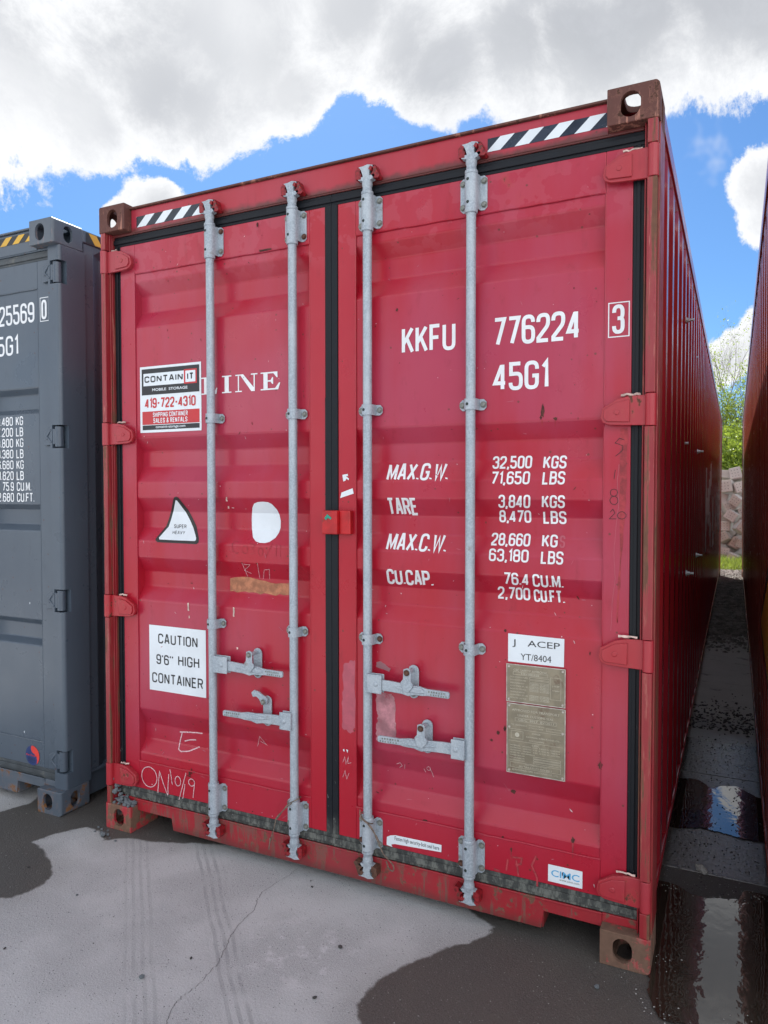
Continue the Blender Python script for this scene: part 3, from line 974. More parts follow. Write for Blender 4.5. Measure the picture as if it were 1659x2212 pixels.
def keeper_mb():
    """red lug pair welded to the header that the cam bites into; origin on the axis at the cam centre"""
    mb = MB()
    mb.prism([(-0.044, -0.020), (-0.022, -0.022), (-0.020, 0.000), (-0.026, 0.004), (-0.024, 0.018), (-0.034, 0.026), (-0.046, 0.012)], -0.012, 0.024)
    mb.prism([(0.020, -0.010), (0.030, -0.024), (0.050, -0.028), (0.058, -0.020), (0.046, 0.000), (0.038, 0.024), (0.026, 0.028), (0.030, 0.004)], -0.010, 0.024)
    mb.prism([(0.012, 0.010), (0.020, 0.022), (0.028, 0.018), (0.024, 0.004)], -0.016, 0.010)
    return mb


SH['cam_t'] = cam_mb(1).mesh('cam', 'galv', 35)
c2 = cam_mb(2)
c2.v = [(x, y, -z) for x, y, z in c2.v]
c2.f = [f[::-1] for f in c2.f]
SH['cam_b'] = c2.mesh('cam', 'galv', 35)
SH['keep'] = keeper_mb().mesh('cam_keeper', 'lug_red')
SH['keep_rust'] = keeper_mb().mesh('cam_keeper', 'rustbolt')


def handle_parts(door, hx0, hx1, tip, hasp, zc, closed=True, dz=0.0):
    """one door handle: clamp on the bar, arm, hasp plate with its catch. all in container coordinates"""
    s = 1 if tip > hx0 else -1
    w = abs(hx1 - hx0)
    mb = MB()
    mb.box(min(hx0, hx1), max(hx0, hx1), -0.012, -0.008, zc - 0.036, zc + 0.036)
    mb.box(min(hx0, hx1), max(hx0, hx1), 0.012, 0.016, zc - 0.036, zc + 0.036)
    e = hx0 if s > 0 else hx0 - 0.004
    mb.box(e, e + 0.004, -0.008, 0.012, zc - 0.036, zc + 0.036)
    mb.cyl((hx0 + s * w * 0.62, -0.012, zc), (hx0 + s * w * 0.62, -0.017, zc), 0.011, 0.006, 12)
    part('handle_clamp', mb, 'galv', door, 30, bevel=0.002)
    L = abs(tip - hx1)
    X = lambda t: hx1 + s * t * L
    up = [(-0.06, 0.021), (0.10, 0.021), (0.34, 0.018), (0.42, 0.016), (0.56, 0.017), (0.62, 0.014), (0.68, 0.011), (0.98, 0.012), (1.0, 0.008)]
    lo = [(1.0, -0.010), (0.98, -0.013), (0.68, -0.014), (0.62, -0.017), (0.50, -0.018), (0.40, -0.026), (0.30, -0.021), (0.10, -0.020), (-0.06, -0.021)]
    mb = MB()
    tz = lambda t: zc - 0.003 - 0.006 * max(0, t) + dz * t
    mb.prism([(X(t), tz(t) + z) for t, z in up] + [(X(t), tz(t) + z) for t, z in lo], -0.006, 0.005)
    mb.prism([(X(t), tz(t) + z) for t, z in ((0.16, 0.002), (0.42, 0.010), (0.60, 0.013), (0.66, -0.002), (0.56, -0.010), (0.34, -0.006))], -0.0105, -0.006)
    part('handle', mb, 'galv', door, 30, bevel=0.0025)
    em = MB()
    for k in (0.70, 0.74, 0.775, 0.81, 0.85, 0.885, 0.92):
        em.box(min(X(k), X(k + 0.018)), max(X(k), X(k + 0.018)), -0.0070, -0.006, tz(k) + 0.000, tz(k) + 0.007)
        em.box(min(X(k + 0.03), X(k + 0.045)), max(X(k + 0.03), X(k + 0.045)), -0.0070, -0.006, tz(k) - 0.010, tz(k) - 0.004)
    part('embossing', em, 'steelbolt', door)
    hz = zc + 0.013
    mb = MB()
    mb.prism(stadium(hasp, hz, 0.043, 0.128), 0.040, 0.0475)
    mb.box(hasp - 0.014, hasp + 0.014, 0.006, 0.040, hz - 0.040, hz - 0.034)
    part('hasp_plate', mb, 'galv', door, 30, bevel=0.002)
    mb = MB()
    if closed:
        mb.prism([(hasp - 0.017, hz + 0.058), (hasp - 0.019, hz + 0.020), (hasp - 0.029, hz + 0.008), (hasp - 0.018, hz - 0.024), (hasp + 0.002, hz - 0.028),
                  (hasp + 0.019, hz - 0.008), (hasp + 0.022, hz + 0.004), (hasp + 0.013, hz + 0.014), (hasp + 0.012, hz + 0.058), (hasp - 0.002, hz + 0.064)], -0.016, -0.011)
        mb.cyl((hasp - 0.003, 0.04, hz + 0.046), (hasp - 0.003, -0.018, hz + 0.046), 0.0085, 0.0085, 12)
    else:
        mb.prism([(hasp - 0.014, hz + 0.030), (hasp + 0.014, hz + 0.034), (hasp + 0.016, hz + 0.060), (hasp - 0.004, hz + 0.070), (hasp - 0.030, hz + 0.084), (hasp - 0.052, hz + 0.088), (hasp - 0.066, hz + 0.076),
                  (hasp - 0.058, hz + 0.058), (hasp - 0.040, hz + 0.062), (hasp - 0.026, hz + 0.052)], 0.018, 0.026)
        mb.cyl((hasp, 0.04, hz + 0.046), (hasp, 0.010, hz + 0.046), 0.0085, 0.0085, 12)
    part('catch', mb, 'galv', door, 30, bevel=0.0015)
    link('bolt', SH['bolt'], door, loc=(hasp, 0.040, hz - 0.046))
    link('bolt', SH['bolt_rust' if (closed and hasp > 1.2) else 'bolt'], door, loc=(hasp - 0.003 if closed else hasp, -0.017 if closed else 0.010, hz + 0.046))


def locking_bar(door, x, extra_rust=False):
    link('locking_bar', SH['bar'], door, loc=(x, 0.020, 0))
    for z, big in ((2.658, True), (1.903, False), (1.015, False), (0.247, True)):
        link('bar_bracket', SH['br_big' if big else 'br_small'], door, loc=(x, 0.020, z), bevel=0.0)
        for s in (-1, 1):
            for dz in ((-0.042, 0.042) if big else (0,)):
                k = 'bolt_rust' if random.random() < (0.3 if s < 0 else 0.12) else 'bolt'
                link('bolt', SH[k], door, loc=(x + s * 0.040, 0.046, z + dz))
        for dz in ((-0.040, 0.040) if big else (0,)):
            link('rivet', SH['rivet'], door, loc=(x - 0.006, -0.0015, z + dz))
    link('cam', SH['cam_t'], door, loc=(x, 0.020, 2.720))
    link('cam', SH['cam_b'], door, loc=(x, 0.020, 0.185))


def hinge_mb(side, z, blade=True, recessed=False):
    """side -1: left post, +1: right post; container coordinates"""
    if recessed:
        mb = MB()
        X = lambda t: (t if side < 0 else LX - t)
        mb.cyl((X(0.036), 0.054, z - 0.050), (X(0.036), 0.054, z + 0.050), 0.0200, 0.0200, 18)
        mb.prism([(X(0.045), z + 0.036), (X(0.085), z + 0.044), (X(0.118), z + 0.026), (X(0.118), z - 0.044), (X(0.045), z - 0.036)], 0.036, 0.0495)
        mb.prism([(X(0.062), z - 0.026), (X(0.096), z + 0.002), (X(0.066), z + 0.034), (X(0.072), z + 0.038), (X(0.108), z + 0.002), (X(0.070), z - 0.032)], 0.031, 0.036)
        mb.prism([(X(0.096), z - 0.014), (X(0.102), z - 0.014), (X(0.102), z + 0.008), (X(0.096), z + 0.008)], 0.0315, 0.036)
        return mb
    xo = 0.019 if side < 0 else LX - 0.019
    s = 1 if side < 0 else -1
    mb = MB()
    mb.cyl((xo, 0.017, z - 0.052), (xo, 0.017, z + 0.052), 0.0175, 0.0175, 18)
    X = lambda t: (t if side < 0 else LX - t)
    mb.prism([(X(0.020), z + 0.050), (X(0.085), z + 0.048), (X(0.125), z + 0.040), (X(0.172), z + 0.012), (X(0.178), z - 0.020), (X(0.170), z - 0.036), (X(0.150), z - 0.044), (X(0.120), z - 0.046), (X(0.020), z - 0.050)], 0.022, 0.034)
    mb.prism([(X(0.085), z + 0.036), (X(0.128), z + 0.028), (X(0.166), z + 0.006), (X(0.168), z - 0.020), (X(0.158), z - 0.033), (X(0.085), z - 0.037)], 0.016, 0.022)
    mb.prism([(X(0.088), z + 0.044), (X(0.125), z + 0.036), (X(0.166), z + 0.010), (X(0.172), z - 0.020), (X(0.160), z - 0.038), (X(0.088), z - 0.042)], 0.034, 0.0495)
    mb.cyl((X(0.125), 0.016, z - 0.004), (X(0.125), 0.0135, z - 0.004), 0.010, 0.008, 12)
    return mb


HZ = [2.648, 1.855, 1.053, 0.255]


def container(origin, pal, creases, label, tilt=0.0, red=False, grey=False, bars=True):
    """a 40 ft high-cube box; pal: dict of material names"""
    root = bpy.data.objects.new('shipping_container', None)
    COL.objects.link(root)
    root.location = origin
    root.rotation_euler = (0, tilt, 0)
    tag(root, label, 'container', 'shipping containers parked side by side')
    # corner castings
    for fx in (1, -1):
        for fy in (1, -1):
            for fz in (1, -1):
                me = cast_variant(pal['cast_t'] if fz > 0 else (pal.get('cast_lr', pal['cast_l']) if fx > 0 else pal['cast_l']), fx, fy, fz)
                link('corner_casting', me, root, loc=(LX if fx > 0 else 0, 0 if fy > 0 else LY, LZ if fz > 0 else 0))
    # posts at the door end
    for side in (-1, 1):
        X = (lambda t: t) if side < 0 else (lambda t: LX - t)
        mb = MB()

        def bx(a, b, y0, y1, z0, z1):
            mb.box(min(X(a), X(b)), max(X(a), X(b)), y0, y1, z0, z1)
        if not grey:
            bx(0.0, 0.048, 0.0375, 0.190, 0.118, 2.778)
            bx(0.0415, 0.046, 0.026, 0.0375, 0.118, 2.778)
            edges = [2.777] + [e for z in HZ for e in (z + 0.054, z - 0.054)] + [0.119]
            for i in range(0, len(edges), 2):
                if edges[i] - edges[i + 1] > 0.01:
                    bx(0.014 if side < 0 else 0.005, 0.041 if side < 0 else 0.036, 0.001, 0.0375, edges[i + 1], edges[i])
            part('corner_post', mb, pal['post'], root, bevel=0.006, segs=3)
        else:
            arc = [(0.001 + 0.018 * (1 - math.cos(t)), 0.034 + 0.018 * (1 - math.sin(t))) for t in [math.pi / 2 * i / 6 for i in range(7)]]

            def column(poly_, za, zb):
                P = [(X(px_), py_) for px_, py_ in poly_]
                ar = sum(P[i][0] * P[(i + 1) % len(P)][1] - P[(i + 1) % len(P)][0] * P[i][1] for i in range(len(P)))
                if ar < 0:
                    P = P[::-1]
                n_ = len(P)
                mb.add([(p[0], p[1], za) for p in P] + [(p[0], p[1], zb) for p in P],
                       [tuple(range(n_ - 1, -1, -1)), tuple(range(n_, 2 * n_))] + [(i, (i + 1) % n_, n_ + (i + 1) % n_, n_ + i) for i in range(n_)])
            front_ = [(0.001, 0.080)] + arc + [(0.076, 0.034), (0.076, 0.080)]
            edges = [2.777] + [e for z in HZ for e in (z + 0.056, z - 0.056)] + [0.119]
            for i in range(0, len(edges), 2):
                if edges[i] - edges[i + 1] > 0.004:
                    column(front_, edges[i + 1], edges[i])
            for z in HZ:
                column([(0.0625, 0.034), (0.076, 0.034), (0.076, 0.080), (0.0625, 0.080)], z - 0.056, z + 0.056)
            column([(0.001, 0.0801), (0.084, 0.0801), (0.084, 0.190), (0.001, 0.190)], 0.119, 2.777)
            column([(0.0761, 0.0515), (0.084, 0.0515), (0.084, 0.0800), (0.0761, 0.0800)], 0.150, 2.765)
            part('corner_post', mb, pal['post'], root)
    # header and sill
    mb = MB()
    mb.box(0.1625, LX - 0.1625, 0.043, 0.12, 2.7705, 2.874)
    mb.box(0.050, LX - 0.050, 0.0465, 0.118, 2.7655, 2.7775)
    part('door_header', mb, pal['frame'], root, bevel=0.003)
    part('header_rim', MB().box(0.1625, LX - 0.1625, 0.031, 0.13, 2.8745, 2.883), pal['cast_t'], root, bevel=0.002)
    mb = MB()
    zt = 0.148
    mb.prism([(0.1625, 0.094), (0.368, 0.094), (0.378, 0.040), (2.068, 0.040), (2.076, 0.103), (LX - 0.1625, 0.101), (LX - 0.1625, zt), (0.1625, zt)], 0.0445, 0.052)
    for x0, x1, z0 in ((0.1625, 0.373, 0.094), (2.072, LX - 0.1625, 0.102)):
        mb.box(x0, x1, 0.0525, 0.190, z0, z0 + 0.006)
    mb.box(0.371, 0.377, 0.0525, 0.19, 0.040, 0.147)
    mb.box(2.068, 2.074, 0.0525, 0.19, 0.040, 0.147)
    mb.box(0.0485, 0.1620, 0.0465, 0.12, 0.1185, zt)
    mb.box(LX - 0.1620, LX - 0.0485, 0.0465, 0.12, 0.1185, zt)
    mb.box(0.1625, LX - 0.1625, 0.0405, 0.0440, 0.1430, 0.1500)
    part('door_sill', mb, pal['sill'], root, bevel=0.003)
    # rails, roof, floor
    for side in (-1, 1):
        X = (lambda t: t) if side < 0 else (lambda t: LX - t)
        mb = MB()
        mb.box(min(X(0.003), X(0.062)), max(X(0.003), X(0.062)), 0.179, LY - 0.179, 2.828, 2.890)
        part('top_rail', mb, pal['side'], root, bevel=0.005)
        mb = MB()
        mb.box(min(X(0.030), X(0.070)), max(X(0.030), X(0.070)), 0.191, LY - 0.179, 0.030, 0.1485)
        mb.box(min(X(0.006), X(0.070)), max(X(0.006), X(0.070)), 0.191, LY - 0.179, 0.1490, 0.1640)
        part('bottom_rail', mb, pal['side'], root, bevel=0.004)
        # corrugated side
        prof = [(0.012, 0.191)]
        y = 0.252
        while y + 0.278 < LY - 0.19:
            prof += [(0.012, y), (0.047, y + 0.068), (0.047, y + 0.138), (0.012, y + 0.206)]
            y += 0.278
        prof += [(0.012, LY - 0.178)]
        mb = MB()
        vs = []
        zc0, zc1 = 0.1645, 2.8275
        for d, yy in prof:
            vs += [(X(0.012), yy, zc0), (X(d), yy, zc0 + 0.004), (X(d), yy, zc1 - 0.045), (X(0.012) if d > 0.02 else X(0.012), yy, zc1)]
        fs = []
        for i in range(len(prof) - 1):
            for k in range(3):
                a = i * 4 + k
                q = (a, a + 4, a + 5, a + 1)
                fs.append(q if side > 0 else q[::-1])
        mb.add(vs, fs)
        me = mb.mesh('side_wall', pal['side'])
        o = link('side_wall', me, root, bevel=0.010, segs=2)
        o.modifiers[0].angle_limit = math.radians(12)
    mb = MB()
    prof = []
    y = 0.13
    while y < LY - 0.13:
        prof += [(2.868, y), (2.868, y + 0.09), (2.882, y + 0.105), (2.882, y + 0.195)]
        y += 0.21
    vs = []
    for z, yy in prof:
        vs += [(0.062, yy, z), (LX - 0.062, yy, z)]
    mb.add(vs, [(2 * i, 2 * i + 1, 2 * i + 3, 2 * i + 2) for i in range(len(prof) - 1)])
    part('roof', mb, pal['side'], root)
    part('underfloor', MB().box(0.071, LX - 0.071, 0.121, LY - 0.12, 0.120, 0.1485), 'hole', root)
    # front (far) end
    mb = MB()
    vs, n = [], 0
    x = 0.16
    prof = [(0.06, 0.0)]
    while x + 0.25 < LX - 0.1:
        prof += [(x, 0.0), (x + 0.05, 0.04), (x + 0.16, 0.04), (x + 0.21, 0.0)]
        x += 0.25
    prof.append((LX - 0.06, 0.0))
    for xx, d in prof:
        vs += [(xx, LY - 0.03 - d, 0.119), (xx, LY - 0.03 - d, 2.83)]
    mb.add(vs, [(2 * i, 2 * i + 1, 2 * i + 3, 2 * i + 2) for i in range(len(prof) - 1)])
    mb.box(0.0, 0.061, LY - 0.177, LY - 0.004, 0.1185, 2.7775)
    mb.box(LX - 0.061, LX, LY - 0.177, LY - 0.004, 0.1185, 2.7775)
    mb.box(0.163, LX - 0.163, LY - 0.1, LY - 0.01, 2.80, 2.885)
    mb.box(0.163, LX - 0.163, LY - 0.1, LY - 0.01, 0.02, 0.1180)
    part('end_wall', mb, pal['side'], root)
    # doors
    doors = []
    for k, (x0, x1, p0, p1) in enumerate(((0.086, 1.184, 0.172, 1.112), (1.243, 2.354, 1.322, 2.268))):
        mb = MB()
        z0, z1, q0, q1 = 0.2000, 2.7200, 0.329, 2.586
        mb.box(x0, p0, 0.050, 0.100, z0, z1)
        mb.box(p1, x1, 0.050, 0.100, z0, z1)
        mb.box(p0 + 0.0002, p1 - 0.0002, 0.0502, 0.0998, q1, z1 - 0.0002)
        mb.box(p0 + 0.0002, p1 - 0.0002, 0.0502, 0.0998, z0 + 0.0002, q0)
        d = part('door', mb, pal['door'], root, bevel=0.0025)
        doors.append(d)
        prof = [(PAN_Y, q1 + 0.001)]
        for i in range(0, len(creases), 4):
            a, b, c, e = creases[i:i + 4]
            prof += [(PAN_Y, deeper(0, a, PAN_Y)[1]), (PAN_Y + DEP, deeper(0, b, PAN_Y + DEP)[1]), (PAN_Y + DEP, deeper(0, c, PAN_Y + DEP)[1]), (PAN_Y, deeper(0, e, PAN_Y)[1])]
        prof.append((PAN_Y, q0 - 0.001))
        fine_ = [prof[0]]
        for i in range(1, len(prof)):
            (ya, za), (yb, zb) = prof[i - 1], prof[i]
            m_ = max(1, int(abs(za - zb) / 0.045))
            for j in range(1, m_ + 1):
                fine_.append((ya + (yb - ya) * j / m_, za + (zb - za) * j / m_))
        prof = fine_
        mb = MB()
        # gentle dents: subdivide across
        nx = 24
        vs = []
        rnd = random.Random(5 + k)
        for (yy, zz) in prof:
            for i in range(nx + 1):
                xx = p0 + (p1 - p0) * i / nx
                w = 0.0 if i in (0, nx) else (mnoise.noise(Vector((xx * 2.6, zz * 2.2, k * 7.0 + origin[0]))) * 0.0011 + mnoise.noise(Vector((xx * 8.0, zz * 7.0, k * 3.0 + origin[0]))) * 0.0006)
                vs.append((xx, yy + w, zz))
        fs = []
        for j in range(len(prof) - 1):
            for i in range(nx):
                a = j * (nx + 1) + i
                fs.append((a, a + nx + 1, a + nx + 2, a + 1))
        mb.add(vs, fs)
        me = mb.mesh('door_panel', pal['door'])
        o = link('door_panel', me, d, bevel=0.005, segs=2)
        o.modifiers[0].angle_limit = math.radians(20)
        mb = MB()
        for zz in (q0, q1):
            pts = [(p0 + (p1 - p0) * i / 26, 0.0500 + random.uniform(-.0006, .0006), zz + random.uniform(-.0012, .0012)) for i in range(27)]
            mb.tube(pts, 0.0030, 5)
        for xx in (p0, p1):
            pts = [(xx + random.uniform(-.0005, .0005), 0.0505, q0 + (q1 - q0) * i / 20) for i in range(21)]
            mb.tube(pts, 0.0022, 5)
        part('weld_bead', mb, pal['door'], d, 60)
        # rubber gasket round each leaf
        mb = MB()
        gx0, gx1 = (0.0485, 1.2135) if k == 0 else (1.2140, LX - 0.0485)

        def strip(a, b, c, e, vert):
            mb.box(a, b, 0.0520, 0.060, c, e)
            if vert:
                m_ = (a + b) / 2
                w_ = (b - a)
                mb.box(m_ - w_ * 0.18, m_ + w_ * 0.18, 0.0455, 0.0520, c, e)
            else:
                m_ = (c + e) / 2
                w_ = (e - c)
                mb.box(a, b, 0.0455, 0.0520, m_ - w_ * 0.24, m_ + w_ * 0.20)
        if not grey:
            strip(gx0, gx1, 2.7205, 2.7650, False)
            strip(gx0, gx1, 0.1485, 0.1995, False)
            if k == 0:
                strip(gx0, x0 - 0.0005, 0.1996, 2.7204, True)
                strip(x1 + 0.0005, gx1, 0.1996, 2.7204, False)
                mb.box(1.186, 1.2133, 0.0465, 0.0520, 0.2, 2.72)
            else:
                strip(x1 + 0.0005, gx1, 0.1996, 2.7204, True)
                strip(gx0, x0 - 0.0005, 0.1996, 2.7204, False)
                mb.box(1.2142, 1.241, 0.0465, 0.0520, 0.2, 2.72)
        else:
            strip(gx0 + .02, gx1 - (0 if k == 0 else .02), 2.7205, 2.7650, False)
            strip(gx0 + .02, gx1 - (0 if k == 0 else .02), 0.1485, 0.1995, False)
            strip((gx0 if k else x1) + 0.0005, (x0 if k else gx1) - 0.0005, 0.1996, 2.7204, True)
            if k == 1:
                mb.box(x1 + 0.0005, LX - 0.0725, 0.052, 0.060, 0.1996, 2.7204)
            else:
                mb.box(0.0725, x0 - 0.0005, 0.052, 0.060, 0.1996, 2.7204)
        part('gasket', mb, pal['rubber'], d, bevel=0.002)
        part('light_block_backing', MB().box(x0 - 0.03, x1 + 0.03, 0.101, 0.106, 0.15, 2.765), 'hole', d)  # unseen backing added behind the leaf to block light
        for z in HZ:
            part('hinge', hinge_mb(-1 if k == 0 else 1, z, recessed=grey), pal['hinge'], d, 40, bevel=0.0025)
        for x in ((0.632, 1.049) if k == 0 else (1.389, 1.806)):
            locking_bar(d, x)
    for x in (0.632, 1.049, 1.389, 1.806):
        if red:
            kt, kb = SH['keep'], SH['keep_rust' if x in (1.389,) else 'keep']
        else:
            kt = kb = keeper_mb().mesh('cam_keeper', pal['post'])
        link('cam_keeper', kt, root, loc=(x, 0.018, 2.800), bevel=0.0015)
        link('cam_keeper', kb, root, loc=(x, 0.018, 0.108), rot=(0, math.pi, 0))
    return root, doors


random.seed(11)
PAL_R = dict(cast_t='cast_top', cast_l='cast_low', cast_lr='cast_low_worn', post='red_post', frame='red_head', sill='red_sill', side='red_side', door='red', rubber='rubber', hinge='red_frame')
PAL_G = dict(cast_t='grey_top', cast_l='grey_cast', post='grey', frame='grey', sill='grey_cast', side='grey', door='grey', rubber='grey_seal', hinge='grey')
PAL_B = dict(cast_t='brown', cast_l='brown', post='brown', frame='brown', sill='brown', side='brown', door='brown', rubber='rubber', hinge='brown')
CREASE_G = [2.103, 2.067, 1.995, 1.976, 1.523, 1.498, 1.424, 1.391, 0.945, 0.926, 0.852, 0.815]
red, RD = container((0, 0, 0), PAL_R, CREASE_R, 'red container in the middle with four galvanised locking bars and white weight lettering', red=True)
grey, GD = container((-2.706, -0.026, 0), PAL_G, CREASE_G, 'dark grey container standing at the left edge with yellow and black striped top corner', grey=True)
brown, BD = container((2.790, 0.02, 0), PAL_B, CREASE_R, 'dark brown container across the narrow wet alley at the right edge', tilt=-0.0097)
for (hx0, hx1, tip, hasp, zc, cl, k) in ((0.732, 0.655, 1.009, 0.853, 0.848, True, 0), (0.998, 1.052, 0.704, 0.902, 0.650, False, 0),
                                         (1.463, 1.400, 1.736, 1.574, 0.852, True, 1), (1.745, 1.796, 1.444, 1.631, 0.650, True, 1)):
    handle_parts(RD[k], hx1 if tip > hx1 else hx1, hx0, tip, hasp, zc, cl)
    handle_parts(GD[k], hx1, hx0, tip, hasp, zc, True)
    handle_parts(BD[k], hx1, hx0, tip, hasp, zc, True)

# lock box over the middle seam
mb = MB()
mb.box(1.192, 1.262, 0.004, 0.046, 1.420, 1.514)
mb.box(1.2625, 1.312, 0.022, 0.050, 1.420, 1.514)
part('lock_box', mb, 'lockred', RD[1], bevel=0.004)
decal('green_sticker', poly([(1.205, 1.484), (1.219, 1.500), (1.238, 1.486), (1.236, 1.478), (1.222, 1.485), (1.213, 1.476)]), 'green', RD[1], 0.0015, flat=0.004)

# ---------------------------------------------------------------- red container: lettering and signs
L_, R2 = RD[0], RD[1]


def lett(s, x0, x1, z0, z1, sw, d=R2, slant=0.0, mat='white', flat=None, **kw):
    return decal('lettering', text_mb(s, x0, x1, z0, z1, sw, slant, **kw), mat, d, 0.0012, flat=flat)


lett('KKFU', 1.521, 1.737, 2.110, 2.211, 0.0135)
lett('776224', 1.880, 2.188, 2.108, 2.209, 0.0135)
decal('lettering', frame_mb(2.278, 2.347, 2.103, 2.219, 0.0035), 'white', R2, 0.0010, flat=0.050)
lett('3', 2.291, 2.331, 2.114, 2.211, 0.0125, flat=0.050)
lett('45G1', 1.881, 2.080, 1.948, 2.048, 0.0135)
lett('MAX.G.W.', 1.454, 1.723, 1.631, 1.696, 0.0095, slant=0.26)
lett('TARE', 1.454, 1.594, 1.499, 1.565, 0.0095, slant=-0.22)
lett('MAX.C.W.', 1.452, 1.717, 1.362, 1.431, 0.0095, slant=0.26)
lett('CU.CAP.', 1.454, 1.654, 1.232, 1.290, 0.0095, slant=-0.14)
for (s, a, b, z0, z1, sl_) in (('32,500', 1.879, 2.026, 1.671, 1.716, 0.08), ('71,650', 1.873, 2.019, 1.615, 1.661, 0.10), ('3,840', 1.902, 2.019, 1.531, 1.578, 0.02), ('8,470', 1.905, 2.023, 1.479, 1.523, -0.04),
                               ('28,660', 1.875, 2.022, 1.395, 1.441, 0.10), ('63,180', 1.867, 2.015, 1.338, 1.384, 0.06), ('76.4', 1.922, 2.017, 1.256, 1.300, -0.06), ('2,700', 1.901, 2.021, 1.204, 1.248, -0.04),
                               ('KGS', 2.062, 2.147, 1.669, 1.714, 0.10), ('LBS', 2.059, 2.142, 1.614, 1.660, 0.10), ('KGS', 2.059, 2.140, 1.532, 1.577, 0.02), ('LBS', 2.064, 2.146, 1.477, 1.522, -0.04),
                               ('KG', 2.060, 2.117, 1.395, 1.440, 0.06), ('LBS', 2.056, 2.137, 1.336, 1.382, 0.06), ('CU.M.', 2.026, 2.138, 1.254, 1.299, -0.10), ('CU.FT.', 2.031, 2.143, 1.201, 1.245, -0.10)):
    lett(s, a, b, z0, z1, 0.0068, slant=sl_)
lett('S', 2.121, 2.143, 1.394, 1.438, 0.0062, mat='ghost', slant=0.06)

# "LINE" in heavy serif capitals, its first letter half under the sign
ser = []


def srect(a, b, c, d):
    ser.append(rect(a, b, c, d))


Z0, Z1 = 2.012, 2.086
srect(0.572, 0.591, Z0 + 0.005, Z1 - 0.005)
srect(0.556, 0.606, Z0, Z0 + 0.005)
srect(0.556, 0.606, Z1 - 0.005, Z1)
ser.append(poly([(0.606, Z0), (0.640, Z0), (0.644, Z0 + 0.026), (0.640, Z0 + 0.026), (0.626, Z0 + 0.006), (0.606, Z0 + 0.005)]))
srect(0.684, 0.706, Z0 + 0.005, Z1 - 0.005)
srect(0.670, 0.720, Z0, Z0 + 0.005)
srect(0.670, 0.720, Z1 - 0.005, Z1)
srect(0.754, 0.760, Z0 + 0.005, Z1 - 0.005)
srect(0.740, 0.775, Z0, Z0 + 0.005)
srect(0.741, 0.768, Z1 - 0.005, Z1)
ser.append(poly([(0.768, Z1), (0.768, Z1 - 0.005), (0.824, Z0), (0.836, Z0), (0.836, Z0 + 0.016), (0.782, Z1)]))
srect(0.836, 0.842, Z0, Z1 - 0.005)
srect(0.822, 0.856, Z1 - 0.005, Z1)
srect(0.886, 0.907, Z0 + 0.005, Z1 - 0.005)
srect(0.872, 0.907, Z0, Z0 + 0.005)
srect(0.872, 0.907, Z1 - 0.005, Z1)
ser.append(poly([(0.907, Z1), (0.907, Z1 - 0.006), (0.936, Z1 - 0.006), (0.952, Z1 - 0.024), (0.957, Z1 - 0.024), (0.956, Z1)]))
ser.append(poly([(0.907, Z0), (0.960, Z0), (0.970, Z0 + 0.028), (0.964, Z0 + 0.028), (0.944, Z0 + 0.006), (0.907, Z0 + 0.006)]))
ser.append(poly([(0.907, 2.046), (0.922, 2.046), (0.930, 2.036), (0.935, 2.036), (0.935, 2.064), (0.930, 2.064), (0.922, 2.052), (0.907, 2.052)]))
decal('lettering', fold(ser), 'white', L_)

# storage company sign: several flat prints on one white sheet
sg = decal('company_sign', rect(0.202, 0.557, 1.857, 2.157), 'sticker', L_, 0.0022)


def on(s, z, fl=None):
    return s


LF = 0.0030
decal('sign_print', fold([rect(0.213, 0.547, 2.028, 2.146)]), 'ink', L_, LF)
decal('sign_print', fold([rect(0.215, 0.547, 1.893, 1.953)]), 'sign_red', L_, LF)
decal('sign_print', fold([rect(0.216, 0.547, 1.869, 1.890)]), 'ink', L_, LF)
decal('sign_print', fold([rect(0.224, 0.461, 2.069, 2.125)]), 'sticker', L_, LF + 0.0004)
decal('sign_print', fold([rect(0.461, 0.534, 2.066, 2.130)]), 'sign_red', L_, LF + 0.0004)
decal('sign_print', fold([rect(0.470, 0.526, 2.073, 2.123)]), 'sticker', L_, LF + 0.0008)
decal('sign_lettering', text_mb('CONTAIN', 0.231, 0.455, 2.084, 2.113, 0.0062, gap=2.9), 'ink', L_, LF + 0.0010)
decal('sign_lettering', text_mb('IT', 0.480, 0.516, 2.083, 2.113, 0.0068, gap=3.5), 'ink', L_, LF + 0.0012)
decal('sign_lettering', font_mb('MOBILE  STORAGE', 0.276, 0.481, 2.044, 2.056, bold=0.015), 'sticker', L_, LF + 0.0004)
decal('sign_lettering', text_mb('419-722-4310', 0.231, 0.526, 1.967, 2.013, 0.0078, gap=2.9), 'sign_red', L_, LF)
decal('sign_lettering', text_mb('SHIPPING CONTAINER', 0.279, 0.481, 1.926, 1.947, 0.0030, gap=3.6), 'sticker', L_, LF + 0.0004)
decal('sign_lettering', text_mb('SALES & RENTALS', 0.281, 0.479, 1.899, 1.921, 0.0034, gap=3.6), 'sticker', L_, LF + 0.0004)
decal('sign_lettering', font_mb('containit-storage.com', 0.295, 0.467, 1.872, 1.887, bold=0.01), 'sticker', L_, LF + 0.0004)

